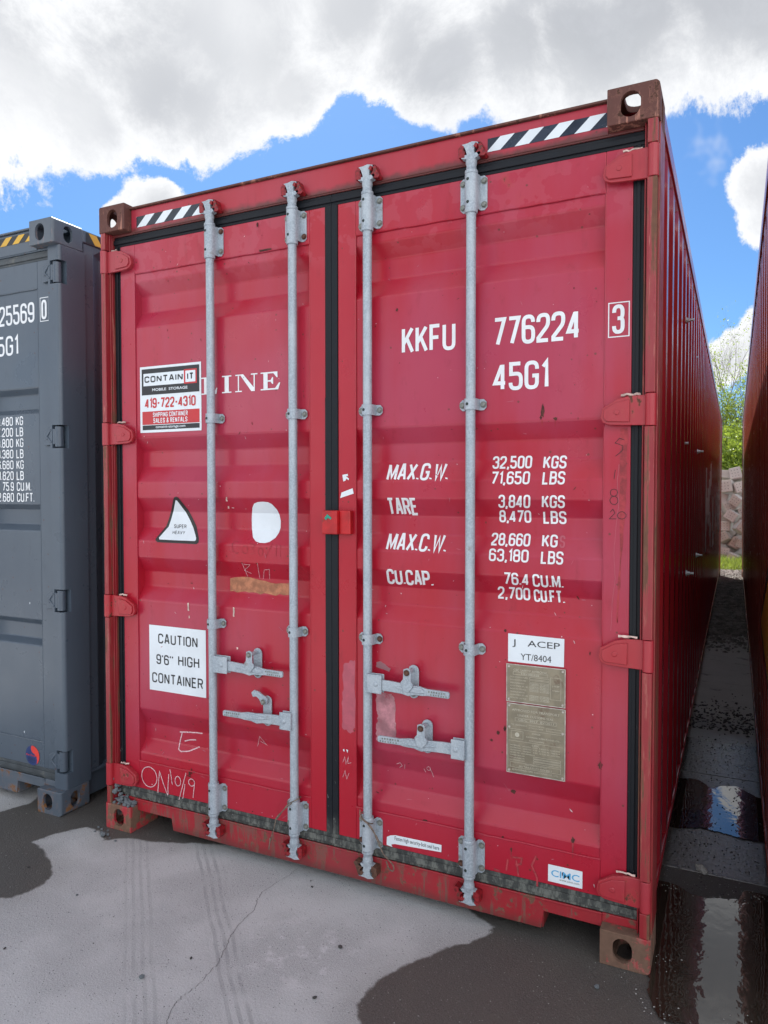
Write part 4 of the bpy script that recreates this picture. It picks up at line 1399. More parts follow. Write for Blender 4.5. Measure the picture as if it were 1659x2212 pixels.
# torn warning stickers
decal('warning_sticker', poly([(0.409, 1.566), (0.422, 1.560), (0.480, 1.504), (0.503, 1.470), (0.524, 1.435), (0.537, 1.380), (0.535, 1.364), (0.523, 1.355), (0.400, 1.356), (0.297, 1.357), (0.286, 1.364), (0.286, 1.373), (0.350, 1.432), (0.366, 1.465), (0.380, 1.503), (0.391, 1.548), (0.397, 1.562)]), 'ink_brown', L_, 0.0014)
decal('sticker_face', poly([(0.406, 1.549), (0.414, 1.548), (0.466, 1.495), (0.488, 1.462), (0.507, 1.427), (0.522, 1.383), (0.520, 1.373), (0.512, 1.369), (0.400, 1.369), (0.310, 1.370), (0.306, 1.378), (0.365, 1.430), (0.380, 1.464), (0.394, 1.502)]), 'sticker', L_, 0.0020)
decal('sign_lettering', text_mb('SUPER', 0.397, 0.468, 1.424, 1.441, 0.0026, gap=3.0), 'ink', L_, 0.0026)
decal('sign_lettering', text_mb('HEAVY', 0.386, 0.461, 1.397, 1.412, 0.0023, slant=0.25, gap=3.0), 'ink', L_, 0.0026)
decal('blank_sticker', poly([(0.826, 1.520), (0.834, 1.537), (0.852, 1.544), (0.880, 1.546), (0.905, 1.544), (0.925, 1.536), (0.951, 1.513), (0.963, 1.492), (0.969, 1.467), (0.968, 1.438), (0.960, 1.418), (0.943, 1.396), (0.911, 1.377), (0.890, 1.372), (0.862, 1.372), (0.842, 1.378), (0.828, 1.394), (0.823, 1.430), (0.822, 1.475)]), 'sticker', L_, 0.0014)

# torn strip of brown paper
rn = random.Random(3)
top = [(0.706 + 0.316 * i / 12, 1.214 + 0.010 * math.sin(i * 0.5) + rn.uniform(-.002, .002)) for i in range(13)]
bot = [(0.706 + 0.316 * i / 16, 1.158 + rn.uniform(-.006, .005)) for i in range(17)]
decal('torn_paper', poly(top + bot[::-1]), 'kraft', L_)

# caution sign
decal('caution_sign', rect(0.242, 0.571, 0.674, 0.975), 'sticker', L_, 0.0016)
decal('sign_lettering', text_mb('CAUTION', 0.296, 0.525, 0.893, 0.939, 0.0066, gap=2.8), 'ink', L_, 0.0022)
decal('sign_lettering', fold([text_mb("9'6''", 0.284, 0.384, 0.797, 0.843, 0.0066), text_mb('HIGH', 0.413, 0.534, 0.801, 0.848, 0.0066, gap=2.8)]), 'ink', L_, 0.0022)
decal('sign_lettering', text_mb('CONTAINER', 0.258, 0.554, 0.710, 0.757, 0.0066, gap=2.8), 'ink', L_, 0.0022)

# chalk and scratches
def scrawl(strokes, w, mat, d, flat=None, seed=1):
    rr = random.Random(seed)
    mb_ = MB()
    for k, st in enumerate(strokes):
        pts = []
        for i in range(len(st) - 1):
            a, b = Vector(st[i]), Vector(st[i + 1])
            m_ = max(1, int((b - a).length / 0.012))
            for j in range(m_):
                q = a.lerp(b, j / m_)
                pts.append((q.x + rr.uniform(-.0008, .0008), q.y + rr.uniform(-.0008, .0008)))
        pts.append(st[-1])
        ribbon(mb_, pts, False, w, 0.0001 * (k + 1))
    return decal('chalk_mark', mb_, mat, d, 0.0010, flat=flat)


def ell(cx, cz, rx, rz, a0=0.0, a1=360.0, n=20):
    return [(cx + rx * math.cos(math.radians(a0 + (a1 - a0) * i / n)), cz + rz * math.sin(math.radians(a0 + (a1 - a0) * i / n))) for i in range(n + 1)]


scrawl([[(0.418, 0.500), (0.480, 0.508), (0.549, 0.513)], [(0.432, 0.500), (0.418, 0.450), (0.411, 0.420), (0.424, 0.412), (0.470, 0.420), (0.532, 0.450)], [(0.446, 0.462), (0.480, 0.474), (0.512, 0.478)]], 0.0055, 'chalk', L_)
scrawl([ell(0.233, 0.262, 0.047, 0.047, 80, 440), [(0.284, 0.196), (0.289, 0.250), (0.296, 0.300), (0.318, 0.245), (0.344, 0.195), (0.346, 0.250), (0.351, 0.296)]], 0.0040, 'chalk', L_)
scrawl([[(0.358, 0.318), (0.372, 0.250)], ell(0.404, 0.272, 0.016, 0.022), [(0.452, 0.318), (0.410, 0.188)], [(0.446, 0.266), (0.432, 0.196)], ell(0.484, 0.280, 0.017, 0.016), [(0.502, 0.284), (0.492, 0.212)]], 0.0036, 'chalk', L_)
scrawl([[(0.846, 0.500), (0.856, 0.545), (0.896, 0.512), (0.860, 0.526)]], 0.0018, 'chalk', L_)
scrawl([[(0.770, 1.280), (0.800, 1.226)], [(0.775, 1.278), (0.812, 1.276), (0.782, 1.252), (0.820, 1.240)], [(0.850, 1.285), (0.862, 1.222)], [(0.880, 1.222), (0.885, 1.258), (0.910, 1.262), (0.912, 1.222)]], 0.0016, 'chalk', L_)
scrawl([ell(0.74, 1.350, 0.022, 0.026, 60, 300), ell(0.786, 1.340, 0.014, 0.016), [(0.812, 1.368), (0.838, 1.362), (0.822, 1.345), (0.836, 1.330), (0.812, 1.322)], ell(0.866, 1.334, 0.012, 0.016), [(0.895, 1.318), (0.928, 1.372)], [(0.945, 1.318), (0.947, 1.370)], [(0.966, 1.318), (0.966, 1.368)]], 0.0022, 'stain', L_)
scrawl([[(2.335, 1.760), (2.318, 1.768), (2.304, 1.752), (2.330, 1.742), (2.328, 1.728), (2.306, 1.708)], [(2.306, 1.662), (2.302, 1.632)], ell(2.302, 1.606 - .02, 0.012, 0.012), ell(2.302, 1.560, 0.013, 0.014), [(2.290, 1.520), (2.300, 1.530), (2.306, 1.518), (2.288, 1.498), (2.310, 1.498)], ell(2.328, 1.510, 0.014, 0.012)], 0.0019, 'pen', R2, flat=0.050)
scrawl([[(1.500 + .0, 0.548 - .015), (1.515, 0.556 - .015), (1.524, 0.545 - .015), (1.512, 0.536 - .015)], [(1.535, 0.553 - .015), (1.534, 0.535 - .015)], [(1.615, 0.545 - .01), (1.622, 0.522)], ell(1.634, 0.538, 0.007, 0.007), [(1.640, 0.540), (1.655, 0.508)]], 0.0018, 'chalk', R2)
scrawl([[(1.262, 0.500), (1.270, 0.525), (1.276, 0.495), (1.288, 0.530), (1.284, 0.500), (1.300, 0.505)], [(1.262, 0.440), (1.272, 0.470), (1.280, 0.435), (1.290, 0.462)]], 0.0015, 'chalk', R2, flat=0.050)
decal('torn_paper', fold([poly([(1.262, 0.552), (1.268, 0.556), (1.270, 0.546), (1.265, 0.546)]), poly([(1.276, 0.556), (1.286, 0.554), (1.283, 0.542)])]), 'sticker', R2, 0.0012, flat=0.050)
decal('arrow_sticker', poly([(1.262, 1.655), (1.286, 1.659), (1.288, 1.650), (1.278, 1.650), (1.292, 1.640), (1.290, 1.634), (1.280, 1.640), (1.276, 1.632), (1.266, 1.629)]), 'sticker', R2, 0.0012, flat=0.050)
decal('arrow_sticker', poly([(1.252, 1.563), (1.258, 1.585), (1.308, 1.602), (1.313, 1.581)]), 'sticker', R2, 0.0012, flat=0.050)

# glue residue, rust spots and runs on the right door
def ragged(pts, amp, seed, sub=5):
    rr = random.Random(seed)
    out = []
    for i in range(len(pts)):
        a, b = Vector(pts[i]), Vector(pts[(i + 1) % len(pts)])
        for j in range(sub):
            q = a.lerp(b, j / sub)
            out.append((q.x + rr.uniform(-amp, amp), q.y + rr.uniform(-amp, amp)))
    return out


decal('glue_residue', poly(ragged([(1.412, 0.800), (1.478, 0.806), (1.492, 0.780), (1.494, 0.700), (1.496, 0.640), (1.470, 0.606), (1.412, 0.612), (1.412, 0.66), (1.418, 0.70), (1.413, 0.74)], 0.004, 4)), 'scrape', R2)
decal('glue_residue', poly(ragged([(1.412, 0.905), (1.470, 0.890), (1.474, 0.900), (1.440, 0.925), (1.414, 0.925)], 0.003, 7, 4)), 'scrape', R2, 0.0008)
decal('glue_residue', poly(ragged([(1.265, 0.895), (1.300, 0.918), (1.318, 0.915), (1.319, 0.650), (1.300, 0.622), (1.262, 0.640), (1.258, 0.70), (1.262, 0.8)], 0.004, 9)), 'ghost', R2, 0.0008, flat=0.050)
for i, (x, z, w, h) in enumerate(((2.060, 1.872, 0.007, 0.024), (2.054, 1.848, 0.004, 0.008), (2.104, 1.842, 0.008, 0.006), (1.930, 0.735, 0.006, 0.012), (1.905, 0.715, 0.006, 0.008), (1.880, 0.685, 0.006, 0.005), (1.962, 0.510, 0.010, 0.008),
                                   (1.930, 1.090, 0.006, 0.006), (1.925, 0.335, 0.006, 0.005), (2.175, 0.378, 0.007, 0.012), (1.956, 0.296, 0.004, 0.008), (2.266, 0.655, 0.008, 0.014), (1.62, 0.335, 0.010, 0.004), (1.50, 2.28, 0.005, 0.007), (2.09, 1.628, 0.004, 0.006))):
    decal('rust_spot', poly(ragged([(x - w, z), (x, z + h), (x + w, z + h * 0.3), (x + w * 0.4, z - h), (x - w * 0.5, z - h * 0.8)], 0.0015, 20 + i, 3)), 'rustchip', R2, 0.0010, flat=0.050 if x > 2.26 else None)
for i, (x, z, L1, w) in enumerate(((2.175, 0.370, 0.055, 0.003), (1.956, 0.290, 0.035, 0.002), (2.104, 1.836, 0.025, 0.002), (2.058, 1.838, 0.02, 0.003))):
    decal('rust_run', poly([(x - w, z), (x + w, z), (x + w * 0.4, z - L1), (x - w * 0.2, z - L1)]), 'stain', R2, 0.0008)
decal('rust_run', poly(ragged([(2.322, 1.80), (2.345, 1.80), (2.340, 1.55), (2.325, 1.30), (2.318, 1.15), (2.312, 1.15), (2.322, 1.35)], 0.002, 31, 8)), 'stain', R2, 0.0006, flat=0.050)
scrawl([[(2.318, 1.68), (2.312, 1.62), (2.318, 1.55), (2.308, 1.45), (2.303, 1.38), (2.309, 1.30), (2.300, 1.22), (2.296, 1.12)]], 0.0016, 'ghost', R2, flat=0.050)
scrawl([[(1.892, 0.210), (1.915, 0.208)], [(1.938, 0.216), (1.944, 0.258)], [(1.962, 0.270), (1.995, 0.274), (1.992, 0.250), (1.972, 0.244)], [(1.975, 0.262), (1.984, 0.205)], [(2.048, 0.294), (2.032, 0.256), (2.050, 0.216), (2.052, 0.182)]], 0.0065, 'stain', R2)
for i, (x, z, w, h) in enumerate(((0.474, 1.073, 0.004, 0.018), (0.724, 1.068, 0.004, 0.020), (0.478, 1.028, 0.003, 0.006), (0.742, 0.912, 0.004, 0.004), (0.690, 1.555, 0.004, 0.010), (0.700, 1.520, 0.004, 0.005))):
    decal('paint_chip', poly(ragged([(x - w, z - h), (x + w, z - h), (x + w, z + h), (x - w, z + h)], 0.0016, 60 + i, 4)), 'bare', L_)
for i, (x, z, w, h) in enumerate(((0.474, 0.322, 0.004, 0.010), (0.486, 0.332, 0.003, 0.012), (0.470, 0.308, 0.010, 0.003), (0.90, 2.590, 0.030, 0.004), (0.86, 2.700, 0.003, 0.008))):
    decal('rust_spot', poly(ragged([(x - w, z - h), (x + w, z - h), (x + w, z + h), (x - w, z + h)], 0.0016, 80 + i, 4)), 'rustchip', L_, 0.0036)

def chips_on(door, x0, x1, n, mat, seed, smin, smax):
    rr = random.Random(seed)
    mb_ = MB()
    for i in range(n):
        cx, cz = rr.uniform(x0, x1), 0.21 + 2.48 * rr.random() ** 1.3
        a, ln, w = rr.uniform(0, 3.14), rr.uniform(smin, smax), rr.uniform(0.0008, 0.0022)
        k = rr.choice([1, 1, 3])
        pts = []
        for j in range(7):
            t = 2 * math.pi * j / 7
            u, v = math.cos(t) * ln * k * rr.uniform(.6, 1.1), math.sin(t) * w * rr.uniform(.6, 1.4)
            pts.append((cx + u * math.cos(a) - v * math.sin(a), cz + u * math.sin(a) + v * math.cos(a)))
        mb_.add([(p[0], -0.00002 * i, p[1]) for p in pts], [tuple(range(7))])
    o = decal('paint_chips', mb_, mat, door, 0.0007)
    o['kind'] = 'stuff'


for dd, xa, xb, sd in ((L_, 0.185, 1.10, 1), (R2, 1.335, 2.255, 2)):
    chips_on(dd, xa, xb, 60, 'rustchip', sd, 0.0010, 0.0032)
    chips_on(dd, xa, xb, 46, 'chalk', sd + 5, 0.0012, 0.0034)
    chips_on(dd, xa, xb, 60, 'ghost', sd + 9, 0.002, 0.007)

# ACEP sticker and approval plates
decal('serial_sticker', poly([(1.941, 0.980), (2.140, 0.979), (2.141, 1.078), (1.941, 1.081)]), 'sticker', R2, 0.0014)
decal('sign_lettering', font_mb('J   ACEP', 1.957, 2.126, 1.033, 1.062), 'ink', R2, 0.0020)
decal('sign_lettering', font_mb('YT/8404', 1.987, 2.096, 0.990, 1.013), 'ink', R2, 0.0020)
for (x0, x1, z0, z1) in ((1.936, 2.146, 0.836, 0.972), (1.938, 2.147, 0.579, 0.831)):
    pm = MB().box(x0, x1, 0.0480, 0.0525, z0, z1)
    part('rating_plate', pm, 'plate', R2, bevel=0.0015)
    pm = MB()
    for q in frame_mb(x0, x1, z0, z1, 0.0028).f:
        pass
    fr = frame_mb(x0 - 0.0005, x1 + 0.0005, z0 - 0.0005, z1 + 0.0005, 0.0030)
    decal('plate_rim', fr, 'plate_edge', R2, 0.0, flat=0.0472)
    for cx in (x0 + 0.009, x1 - 0.009):
        for cz in ((z0 + 0.009, z1 - 0.009) if z1 - z0 < 0.2 else (z0 + 0.009, (z0 + z1) / 2 + 0.04, z1 - 0.009)):
            link('rivet', MB().cyl((0, 0, 0), (0, -0.003, 0), 0.0048, 0.003, 10).mesh('rivet', 'plate_edge', 40), R2, loc=(cx, 0.0478, cz))


def plate_txt(s, x0, x1, z0, z1, b=0.0):
    decal('plate_lettering', font_mb(s, x0, x1, z0, z1, bold=b), 'plate_ink', R2, 0.0, flat=0.0470)


def plate_box(x0, x1, z0, z1, w=0.0009):
    decal('plate_line', frame_mb(x0, x1, z0, z1, w), 'plate_ink', R2, 0.0, flat=0.0472)


plate_txt('CSC SAFETY APPROVAL', 1.962, 2.084, 0.948, 0.956)
plate_txt('F/BV/8803/05', 1.990, 2.054, 0.9370, 0.9430)
plate_box(1.960, 2.085, 0.9350, 0.9455)
for i, s in enumerate(('DATE MANUFACTURED', 'IDENTIFICATION NO.', 'MAXIMUM GROSS WEIGHT', 'ALLOW. STACK. WT. 1.8G', 'RACKING TEST LOAD VALUE', 'ONE DOOR OFF OPERATION', 'ALLOW. STACK. WT. 1.8G', 'RACKING TEST LOAD VALUE')):
    zz = 0.9245 - i * 0.0107
    plate_txt(s, 1.950, 2.014 - 0.006 * (i % 3), zz, zz + 0.0048)
    if i < 2:
        plate_box(2.020, 2.090, zz - 0.001, zz + 0.0068)
    elif i != 5:
        plate_box(2.020, 2.052, zz - 0.001, zz + 0.0068)
        plate_box(2.057, 2.090, zz - 0.001, zz + 0.0068)
        plate_txt('32,500 KGS', 2.023, 2.050, zz + 0.0004, zz + 0.0052)
        plate_txt('71,650 LBS', 2.060, 2.088, zz + 0.0004, zz + 0.0052)
plate_box(2.094, 2.131, 0.860, 0.938)
plate_txt('J ACEP', 2.100, 2.126, 0.905, 0.911)
plate_txt('YT/8404', 2.101, 2.125, 0.890, 0.895)
plate_txt('APPROVED FOR TRANSPORT', 1.957, 2.127, 0.8040, 0.8125)
plate_txt('UNDER CUSTOMS SEAL', 1.978, 2.106, 0.7860, 0.7940)
plate_txt('GB/C  8917  BV/2011', 1.980, 2.106, 0.7705, 0.7780)
plate_box(1.968, 2.116, 0.7680, 0.7805)
plate_txt('TYPE  1AAA-094A45G1A', 1.953, 2.012, 0.7520, 0.7575)
plate_txt("MANUFACTURER'S NO.", 2.018, 2.075, 0.7560, 0.7605)
plate_txt('OF THE CONTAINER', 2.018, 2.070, 0.7475, 0.7520)
plate_box(2.080, 2.133, 0.7460, 0.7565)
decal('plate_line', fold([rect(1.945, 2.140, 0.7385, 0.7394), rect(1.945, 2.140, 0.6955, 0.6964)]), 'plate_ink', R2, 0.0, flat=0.0472)
plate_txt('OWNER', 2.030, 2.060, 0.7270, 0.7330)
plate_txt('KAWASAKI KISEN KAISHA LTD.,', 2.010, 2.130, 0.7130, 0.7190)
plate_txt('TOKYO,JAPAN', 2.019, 2.072, 0.7000, 0.7060)
plate_box(1.954, 1.998, 0.705, 0.733)
decal('plate_line', fold([poly([(1.976 + 0.008 * math.cos(a * math.pi / 8), 0.719 + 0.008 * math.sin(a * math.pi / 8)) for a in range(16)])]), 'plate_ink', R2, 0.0, flat=0.0471)
plate_txt('CIMC', 2.030, 2.056, 0.6850, 0.6910)
for i, s in enumerate(('INTERNAL   LENGTH   39 FT  4 45/64 IN  12002 MM', 'INTERNAL   WIDTH   7 FT  8 19/32 IN  2352 MM', 'INTERNAL   HEIGHT   8 FT  10 7/32 IN  2698 MM', 'MODEL NO. 1AAA-094A45G1A')):
    plate_txt(s, 1.952, 2.128 if i < 3 else 2.040, 0.6780 - i * 0.0088, 0.6822 - i * 0.0088)
for i, s in enumerate(("OWNER'S SERIAL NO.", 'MANUFACTURED NO.', 'DATE MANUFACTURED')):
    zz = 0.6425 - i * 0.0090
    plate_txt(s, 1.952, 2.004, zz, zz + 0.0043)
    plate_box(2.036, 2.132, zz - 0.001, zz + 0.0060)
plate_txt('TIMBER COMPONENT TREATMENT', 2.005, 2.085, 0.6130, 0.6170)
plate_box(1.952, 2.132, 0.6000, 0.6190)
plate_txt('IM/TAILILEUM-400/2011', 1.985, 2.100, 0.6035, 0.6095)
plate_txt('ZHANGZHOU CIMC CONTAINER CO., LTD.', 1.958, 2.125, 0.5890, 0.5955)

decal('maker_sticker', rect(2.090, 2.209, 0.2135, 0.274), 'sticker', R2, 0.0014)
decal('sign_lettering', font_mb('CIMC', 2.101, 2.199, 0.234, 0.258, bold=0.012), 'cyan', R2, 0.0020)
decal('sign_lettering', font_mb('www.cimc.com', 2.130, 2.199, 0.2240, 0.2310), 'plate', R2, 0.0020)
decal('rust_spot', poly(ragged([(2.1385, 0.255), (2.1425, 0.256), (2.1415, 0.246), (2.1395, 0.242)], 0.0004, 95, 3)), 'rustchip', R2, 0.0028)
decal('seal_sticker', poly([(1.457, 0.206), (1.458, 0.238), (1.474, 0.247), (1.495, 0.252), (1.687, 0.255), (1.686, 0.227), (1.493, 0.217), (1.477, 0.212), (1.482, 0.203)]), 'sticker', R2, 0.0014)
decal('sign_lettering', font_mb('Fasten high security-bolt seal here', 1.492, 1.678, 0.228, 0.248), 'ink', R2, 0.0020)

# black and white tape on the header
def hazard(parent, x0, x1, z0, z1, flat, dark, light, pitch, first, lean, side_axis=False):
    base = decal('hazard_tape', rect(x0, x1, z0, z1), dark, parent, 0.0012, flat=flat)
    x = x0 - pitch + first
    h = z1 - z0
    while x < x1:
        pts = [(x, z0), (x + pitch / 2, z0), (x + pitch / 2 + lean, z1), (x + lean, z1)]
        # clip in x
        cl = []
        for i in range(4):
            a, b = pts[i], pts[(i + 1) % 4]
            cl.append(a)
        bmx = bmesh.new()
        f = bmx.faces.new([bmx.verts.new((p[0], 0, p[1])) for p in cl])
        bmesh.ops.bisect_plane(bmx, geom=bmx.verts[:] + bmx.edges[:] + bmx.faces[:], plane_co=(x0, 0, 0), plane_no=(-1, 0, 0), clear_outer=True)
        bmesh.ops.bisect_plane(bmx, geom=bmx.verts[:] + bmx.edges[:] + bmx.faces[:], plane_co=(x1, 0, 0), plane_no=(1, 0, 0), clear_outer=True)
        if bmx.faces:
            fc = bmx.faces[:][0]
            mb_ = poly([(v.co.x, v.co.z) for v in fc.verts])
            decal('tape_stripe', mb_, light, base, 0.0018, flat=flat)
        bmx.free()
        x += pitch
    return base


hazard(red, 0.196, 0.602, 2.790, 2.838, 0.043, 'tape_dark', 'sticker', 0.106, 0.004, 0.052)
hazard(red, 1.859, 2.273, 2.796, 2.843, 0.043, 'tape_dark', 'sticker', 0.103, 0.098, 0.052)

# pale flakes of old filler above each hinge
for k, door in ((0, L_), (1, R2)):
    for j, z in enumerate(HZ):
        rr = random.Random(40 + k * 9 + j)
        xs = [0.075, 0.12] if k == 0 else [LX - 0.115, LX - 0.055]
        if k == 0 and j == 0:
            xs = [0.050, 0.080]
        mb = MB()
        pts = [(xs[0] + (xs[1] - xs[0]) * i / 6, 0.036 + rr.uniform(-.004, .003), z + 0.053 + rr.uniform(-.002, .003)) for i in range(7)]
        mb.tube(pts, [0.0015 + rr.uniform(0.0015, 0.004) for _ in pts], 6)
        part('filler_flake', mb, 'bare', door, 60)

# ---------------------------------------------------------------- red container: right side details
def side_x(y):
    y0 = 0.252
    if y < y0:
        return LX - 0.012
    t = (y - y0) % 0.278
    if t < 0.068:
        return LX - 0.012 - 0.035 * t / 0.068
    if t < 0.138:
        return LX - 0.047
    if t < 0.206:
        return LX - 0.047 + 0.035 * (t - 0.138) / 0.068
    return LX - 0.012


def side_decal(name, mbs, mat, parent):
    """X of the input is distance along the side; cut at every fold and laid on the sheet"""
    bm = bmesh.new()
    vs = [bm.verts.new((p[0], p[1], p[2])) for p in mbs.v]
    for f in mbs.f:
        bm.faces.new([vs[i] for i in f])
    lo, hi = min(v.co.x for v in bm.verts), max(v.co.x for v in bm.verts)
    y = 0.252
    while y < hi:
        for d in (0, 0.068, 0.138, 0.206):
            if lo < y + d < hi:
                bmesh.ops.bisect_plane(bm, geom=bm.verts[:] + bm.edges[:] + bm.faces[:], plane_co=(y + d, 0, 0), plane_no=(1, 0, 0), dist=1e-6)
        y += 0.278
    for v in bm.verts:
        yy = v.co.x
        v.co = Vector((side_x(yy) + 0.0012 - v.co.y, yy, v.co.z))
    me = bpy.data.meshes.new(name)
    bm.to_mesh(me)
    bm.free()
    me.materials.append(M[mat])
    return link(name, me, parent)


M['side_white'] = simple('side_letters', (0.75, 0.72, 0.73), 0.4, 0.12, 6.0, bump=0.03)
side_decal('lettering', fold([text_mb('K', 4.70, 6.60, 0.90, 1.92, 0.24)]), 'side_white', red)
side_decal('lettering', fold([text_mb('LINE', 7.0, 11.4, 0.90, 1.60, 0.17)]), 'side_white', red)
bolt = MB()
bolt.cyl((0, 0, 0), (0.006, 0, 0), 0.017, 0.017, 12)
bolt.cyl((0.006, 0, 0), (0.019, 0, 0), 0.011, 0.011, 6)
bolt.cyl((0.019, 0, 0), (0.040, 0, 0), 0.0065, 0.0065, 8)
SH['sidebolt'] = bolt.mesh('wall_bolt', 'zinc')
for (y, z) in ((2.84, 2.484), (1.79, 1.849), (1.60, 2.470), (3.01, 1.861), (3.02, 1.141), (1.88, 1.132)):
    link('wall_bolt', SH['sidebolt'], red, loc=(side_x(y), y, z))
for i, (y, z0, z1, mt) in enumerate(((0.212, 1.385, 1.412, 'sticker'), (0.214, 0.70, 0.735, 'sticker'), (0.208, 0.80, 0.825, 'sticker'), (0.214, 1.515, 1.555, 'green'))):
    side_decal('paint_fleck', rect(y, y + 0.020, z0, z1), mt, red)

# ---------------------------------------------------------------- grey container lettering and tape
GR1 = GD[1]
gx = lambda x: (2.669 - (2.669 - x) * 1.0097) + 2.706
gz = lambda z: 1.595 + (z - 1.595) * 1.0097
gy = lambda z: panel_y(z, CREASE_G)


def gl(s, x0, x1, z0, z1, sw, mat='white', flat=None, **kw):
    decal('lettering', text_mb(s, gx(x0), gx(x1), gz(z0), gz(z1), sw, **kw), mat, GR1, 0.0012, flat=flat, yf=gy, creases=CREASE_G)


gl('225569', -0.750, -0.436, 2.419, 2.518, 0.0125)
decal('lettering', frame_mb(gx(-0.392), gx(-0.330), gz(2.414), gz(2.530), 0.0035), 'white', GR1, 0.0010, flat=0.050)
gl('0', -0.382, -0.345, 2.424, 2.518, 0.0125, flat=0.050)
gl('45G1', -0.775, -0.556, 2.269, 2.368, 0.0125)
for i, (a, b) in enumerate((('30.480', 'KG'), ('67.200', 'LB'), ('3.800', 'KG'), ('8.380', 'LB'), ('26.680', 'KG'), ('58.820', 'LB'), ('75.9', 'CU.M.'), ('2.680', 'CU.FT.'))):
    zt_ = 1.963 - i * 0.0546
    wa = {6: 0.150, 5: 0.122, 4: 0.085}[len(a)]
    if i == 7:
        wa = 0.122
    gl(a, -0.604 - wa, -0.604, zt_ - 0.045, zt_, 0.0062)
    gl(b, -0.582, {'KG': -0.529, 'LB': -0.529, 'CU.M.': -0.477, 'CU.FT.': -0.456}[b], zt_ - 0.045, zt_, 0.0062)
cx_, cz_ = gx(-0.4915), gz(0.263)
disc = [(cx_ + 0.050 * math.cos(a * math.pi / 20), cz_ + 0.050 * math.sin(a * math.pi / 20)) for a in range(40)]
decal('company_logo', poly(disc), 'navy', GR1, 0.0014, flat=PAN_Y - 0.004)
sw_ = [(cx_ + 0.050 * math.cos(math.radians(a)), cz_ + 0.050 * math.sin(math.radians(a))) for a in range(95, -70, -8)]
sw_ += [(cx_ + 0.030, cz_ - 0.040), (cx_ + 0.034, cz_ - 0.022), (cx_ + 0.030, cz_ - 0.004), (cx_ + 0.016, cz_ + 0.008), (cx_ - 0.002, cz_ + 0.016), (cx_ - 0.010, cz_ + 0.030), (cx_ - 0.010, cz_ + 0.042)]
decal('logo_print', poly(sw_), 'logo_red', GR1, 0.0018, flat=PAN_Y - 0.004)
decal('logo_lettering', font_mb('Pan Ocean', cx_ - 0.044, cx_ + 0.032, cz_ - 0.004, cz_ + 0.006), 'logo_red', GR1, 0.0024, flat=PAN_Y - 0.004)
for dz in (-0.016, -0.024, -0.032):
    mbw = MB()
    ribbon(mbw, [(cx_ - 0.034 + 0.008 * i, cz_ + dz + 0.003 * math.sin(i * 1.1)) for i in range(8)], False, 0.0016, 0.0001)
    decal('logo_print', mbw, 'ink', GR1, 0.0022, flat=PAN_Y - 0.004)
hazard(grey, gx(-0.92), 2.276, 2.822, 2.862, 0.043, 'ink', 'yellow', 0.092, 0.075, 0.045)
# side tape along the grey container's top rail
ht = MB()
ht.add([(LX - 0.001, 0.20, 2.832), (LX - 0.001, 0.90, 2.832), (LX - 0.001, 0.90, 2.882), (LX - 0.001, 0.20, 2.882)], [(0, 1, 2, 3)])
tp = part('hazard_tape', ht, 'ink', grey)
for i in range(7):
    y = 0.215 + i * 0.10
    part('tape_stripe', MB().add([(LX - 0.0002, y, 2.882), (LX - 0.0002, y + 0.05, 2.882), (LX - 0.0002, y + 0.09, 2.832), (LX - 0.0002, y + 0.04, 2.832)], [(0, 3, 2, 1)]), 'yellow', tp)
for (x, z) in ((gx(-0.50), gz(1.03)), (gx(-0.555), gz(0.372))):
    decal('paint_fleck', poly([(x + 0.003 * math.cos(a), z + 0.006 * math.sin(a)) for a in (0, 1, 2, 3, 4, 5)]), 'sticker', GR1, 0.0012, flat=PAN_Y)
# yellow warning triangle on the brown container's side, facing the alley
part('warning_sign', MB().add([(0.0105, 1.51, 0.985), (0.0105, 0.58, 1.37), (0.0105, 0.58, 0.78), (0.0105, 1.51, 0.90)], [(0, 1, 2, 3)]), 'ink', brown)
part('sign_face', MB().add([(0.0095, 1.49, 0.962), (0.0095, 0.60, 1.28), (0.0095, 0.60, 0.84), (0.0095, 1.49, 0.932)], [(0, 1, 2, 3)]), 'yellow', brown)

# ---------------------------------------------------------------- ground
DRY = [(-0.60, -0.14), (-0.545, 0.02), (-0.66, 0.30), (-1.2, 0.5), (-3.2, 0.4), (-4.5, -0.4), (-6, -3), (-30, -6), (-900, -8), (-900, -900), (900, -900), (900, -8), (30, -6), (10, -2.2), (4, -1.6), (2.5, -1.15), (1.95, -1.0), (1.70, -0.66), (1.679, -0.60), (1.638, -0.548), (1.632, -0.484), (1.644, -0.396), (1.681, -0.324),
       (1.707, -0.268), (1.738, -0.224), (1.769, -0.156), (1.802, -0.127), (1.844, -0.083), (1.894, -0.002), (1.895, 0.05), (1.84, 0.075), (1.5, 0.20), (0.9, 0.22), (0.5, 0.06), (0.33, 0.0), (0.251, -0.031), (0.161, -0.051), (0.103, -0.103),
       (0.011, -0.050), (-0.082, -0.036), (-0.098, -0.065), (-0.165, -0.160), (-0.178, -0.250), (-0.050, -0.302), (0.03, -0.335), (0.093, -0.371), (0.142, -0.415), (0.160, -0.470), (0.156, -0.532), (0.143, -0.592), (0.109, -0.626),
       (0.02, -0.64), (-0.10, -0.60), (-0.3, -0.72), (-0.7, -0.66), (-1.1, -0.5), (-0.9, -0.25)]


